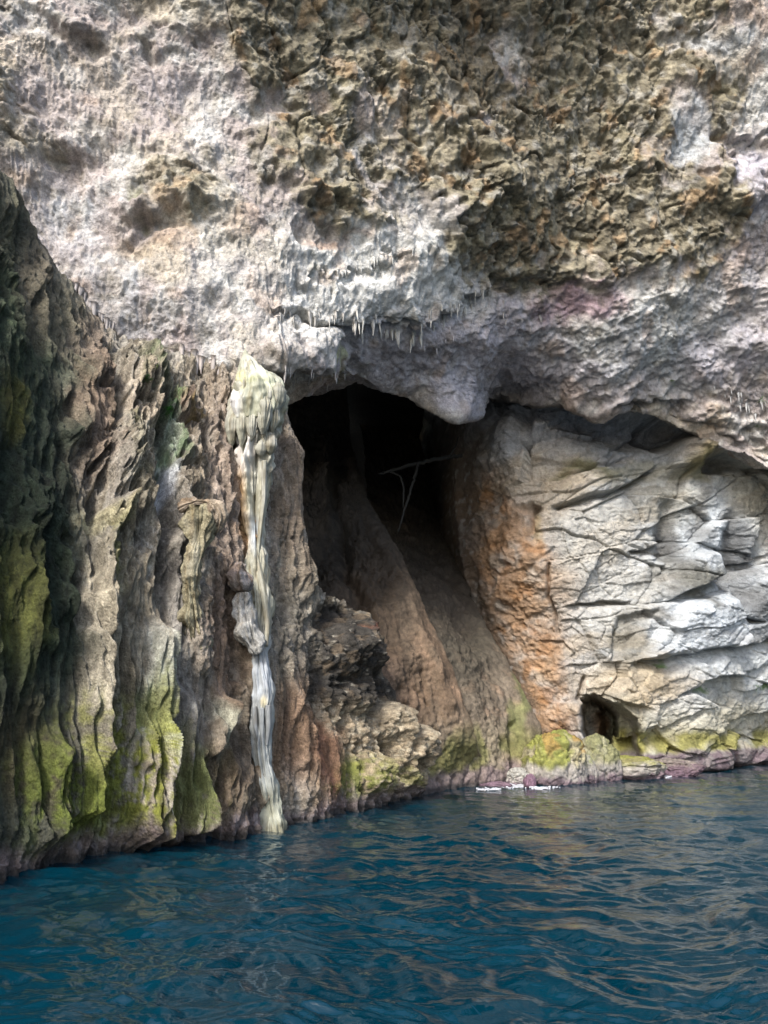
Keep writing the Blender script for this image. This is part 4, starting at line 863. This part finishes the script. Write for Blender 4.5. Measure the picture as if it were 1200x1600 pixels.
plant(HL, 232, 596, 13, 20, 'green fern clump high up near the top of the fluted cliff', c=(.08, .2, .04))
plant(HL, 247, 574, 8, 10, 'small yellowish fern just above the high green clump, under the vault edge', c=(.16, .2, .05))
plant(HL, 390, 1000, 11, 16, 'green tuft growing on the pale hanging knob of the column', c=(.08, .2, .04))
plant(HV, 1048, 592, 9, 9, 'lone small fern hanging from the lilac underside above the right recess', droop=.7, c=(.14, .22, .08))
plant(HV, 1186, 628, 11, 12, 'upper of the ferns at the right edge, below the lilac overhang', droop=.6, c=(.12, .22, .06))
plant(HV, 1184, 668, 10, 12, 'lower of the ferns at the right edge, below the lilac overhang', droop=.6, c=(.10, .22, .05))
plant(HR, 1105, 1078, 6, 8, 'tiny green sprig on the pale wall above the waterline, lower right', c=(.07, .2, .04))
plant(HR, 1186, 1072, 7, 8, 'tiny green sprig on the pale wall next to the right edge', c=(.07, .2, .04))
plant(HR, 1030, 1045, 6, 7, 'tiny olive sprig on the pale wall above and right of the small sea cave', c=(.12, .15, .04))

# ---- bare branch wedged across the cave
M_WOOD = bpy.data.materials.new('driftwood'); M_WOOD.use_nodes = True; nt_w = M_WOOD.node_tree
_b = nt_w.nodes['Principled BSDF']; _b.inputs['Roughness'].default_value = .8
_n = nt_w.nodes.new('ShaderNodeTexNoise'); _n.inputs['Scale'].default_value = 18; _r = nt_w.nodes.new('ShaderNodeValToRGB'); _r.color_ramp.elements[0].color = (.010, .0095, .008, 1); _r.color_ramp.elements[1].color = (.028, .027, .024, 1)
nt_w.links.new(_n.outputs[0], _r.inputs[0]); nt_w.links.new(_r.outputs[0], _b.inputs['Base Color'])
def tube(name, pts, radii, mat, parent=None, origin=(0, 0, 0), seg=10):
    p = np.array(pts, float) - np.array(origin, float); n = 40; t = np.linspace(0, 1, n); s = np.linspace(0, 1, len(p))
    c = np.stack([np.interp(t, s, p[:, i]) for i in range(3)], -1); k = np.ones(5) / 5
    c = np.stack([np.convolve(np.pad(c[:, i], 2, mode='edge'), k, 'valid') for i in range(3)], -1)
    c += .25 * np.mean(radii) * np.random.RandomState(len(pts)).normal(size=c.shape)
    r_ = np.interp(t, s, radii); tg = np.gradient(c, axis=0); tg /= np.linalg.norm(tg, axis=1)[:, None]
    sx = np.cross(tg, [0, 1, .1]); sx /= np.linalg.norm(sx, axis=1)[:, None]; sy = np.cross(sx, tg)
    a = np.linspace(0, 2 * math.pi, seg, endpoint=False)
    P = c[:, None] + (sx[:, None] * np.cos(a)[None, :, None] + sy[:, None] * np.sin(a)[None, :, None]) * r_[:, None, None]
    return grid_mesh(name, P[:, ::-1].astype(f32), None, mat, parent, closed=True)
bo = at(712, 714, 22.2)
br = tag(empty('bare_branch', bo), 'pale bare forked branch wedged across the dark upper part of the cave', 'branch')
tube('limb', [at(590, 742, 21.2), at(612, 735, 21.3), at(650, 724, 21.6), at(690, 716, 22), at(722, 712, 22.6)], [.03, .05, .06, .07, .06], M_WOOD, br, bo)
tube('twig', [at(610, 737, 21.3), at(626, 744, 21.3), at(631, 765, 21.3), at(630, 795, 21.3)], [.03, .03, .03, .02], M_WOOD, br, bo)
tube('twig', [at(654, 723, 21.6), at(646, 752, 21.4), at(634, 790, 21.2), at(622, 832, 21.0)], [.045, .04, .035, .02], M_WOOD, br, bo)
tube('twig', [at(700, 715, 22.1), at(712, 698, 22.1), at(716, 682, 22.3)], [.03, .02, .015], M_WOOD, br, bo)
print('script done %.1f' % (time.time() - T0))
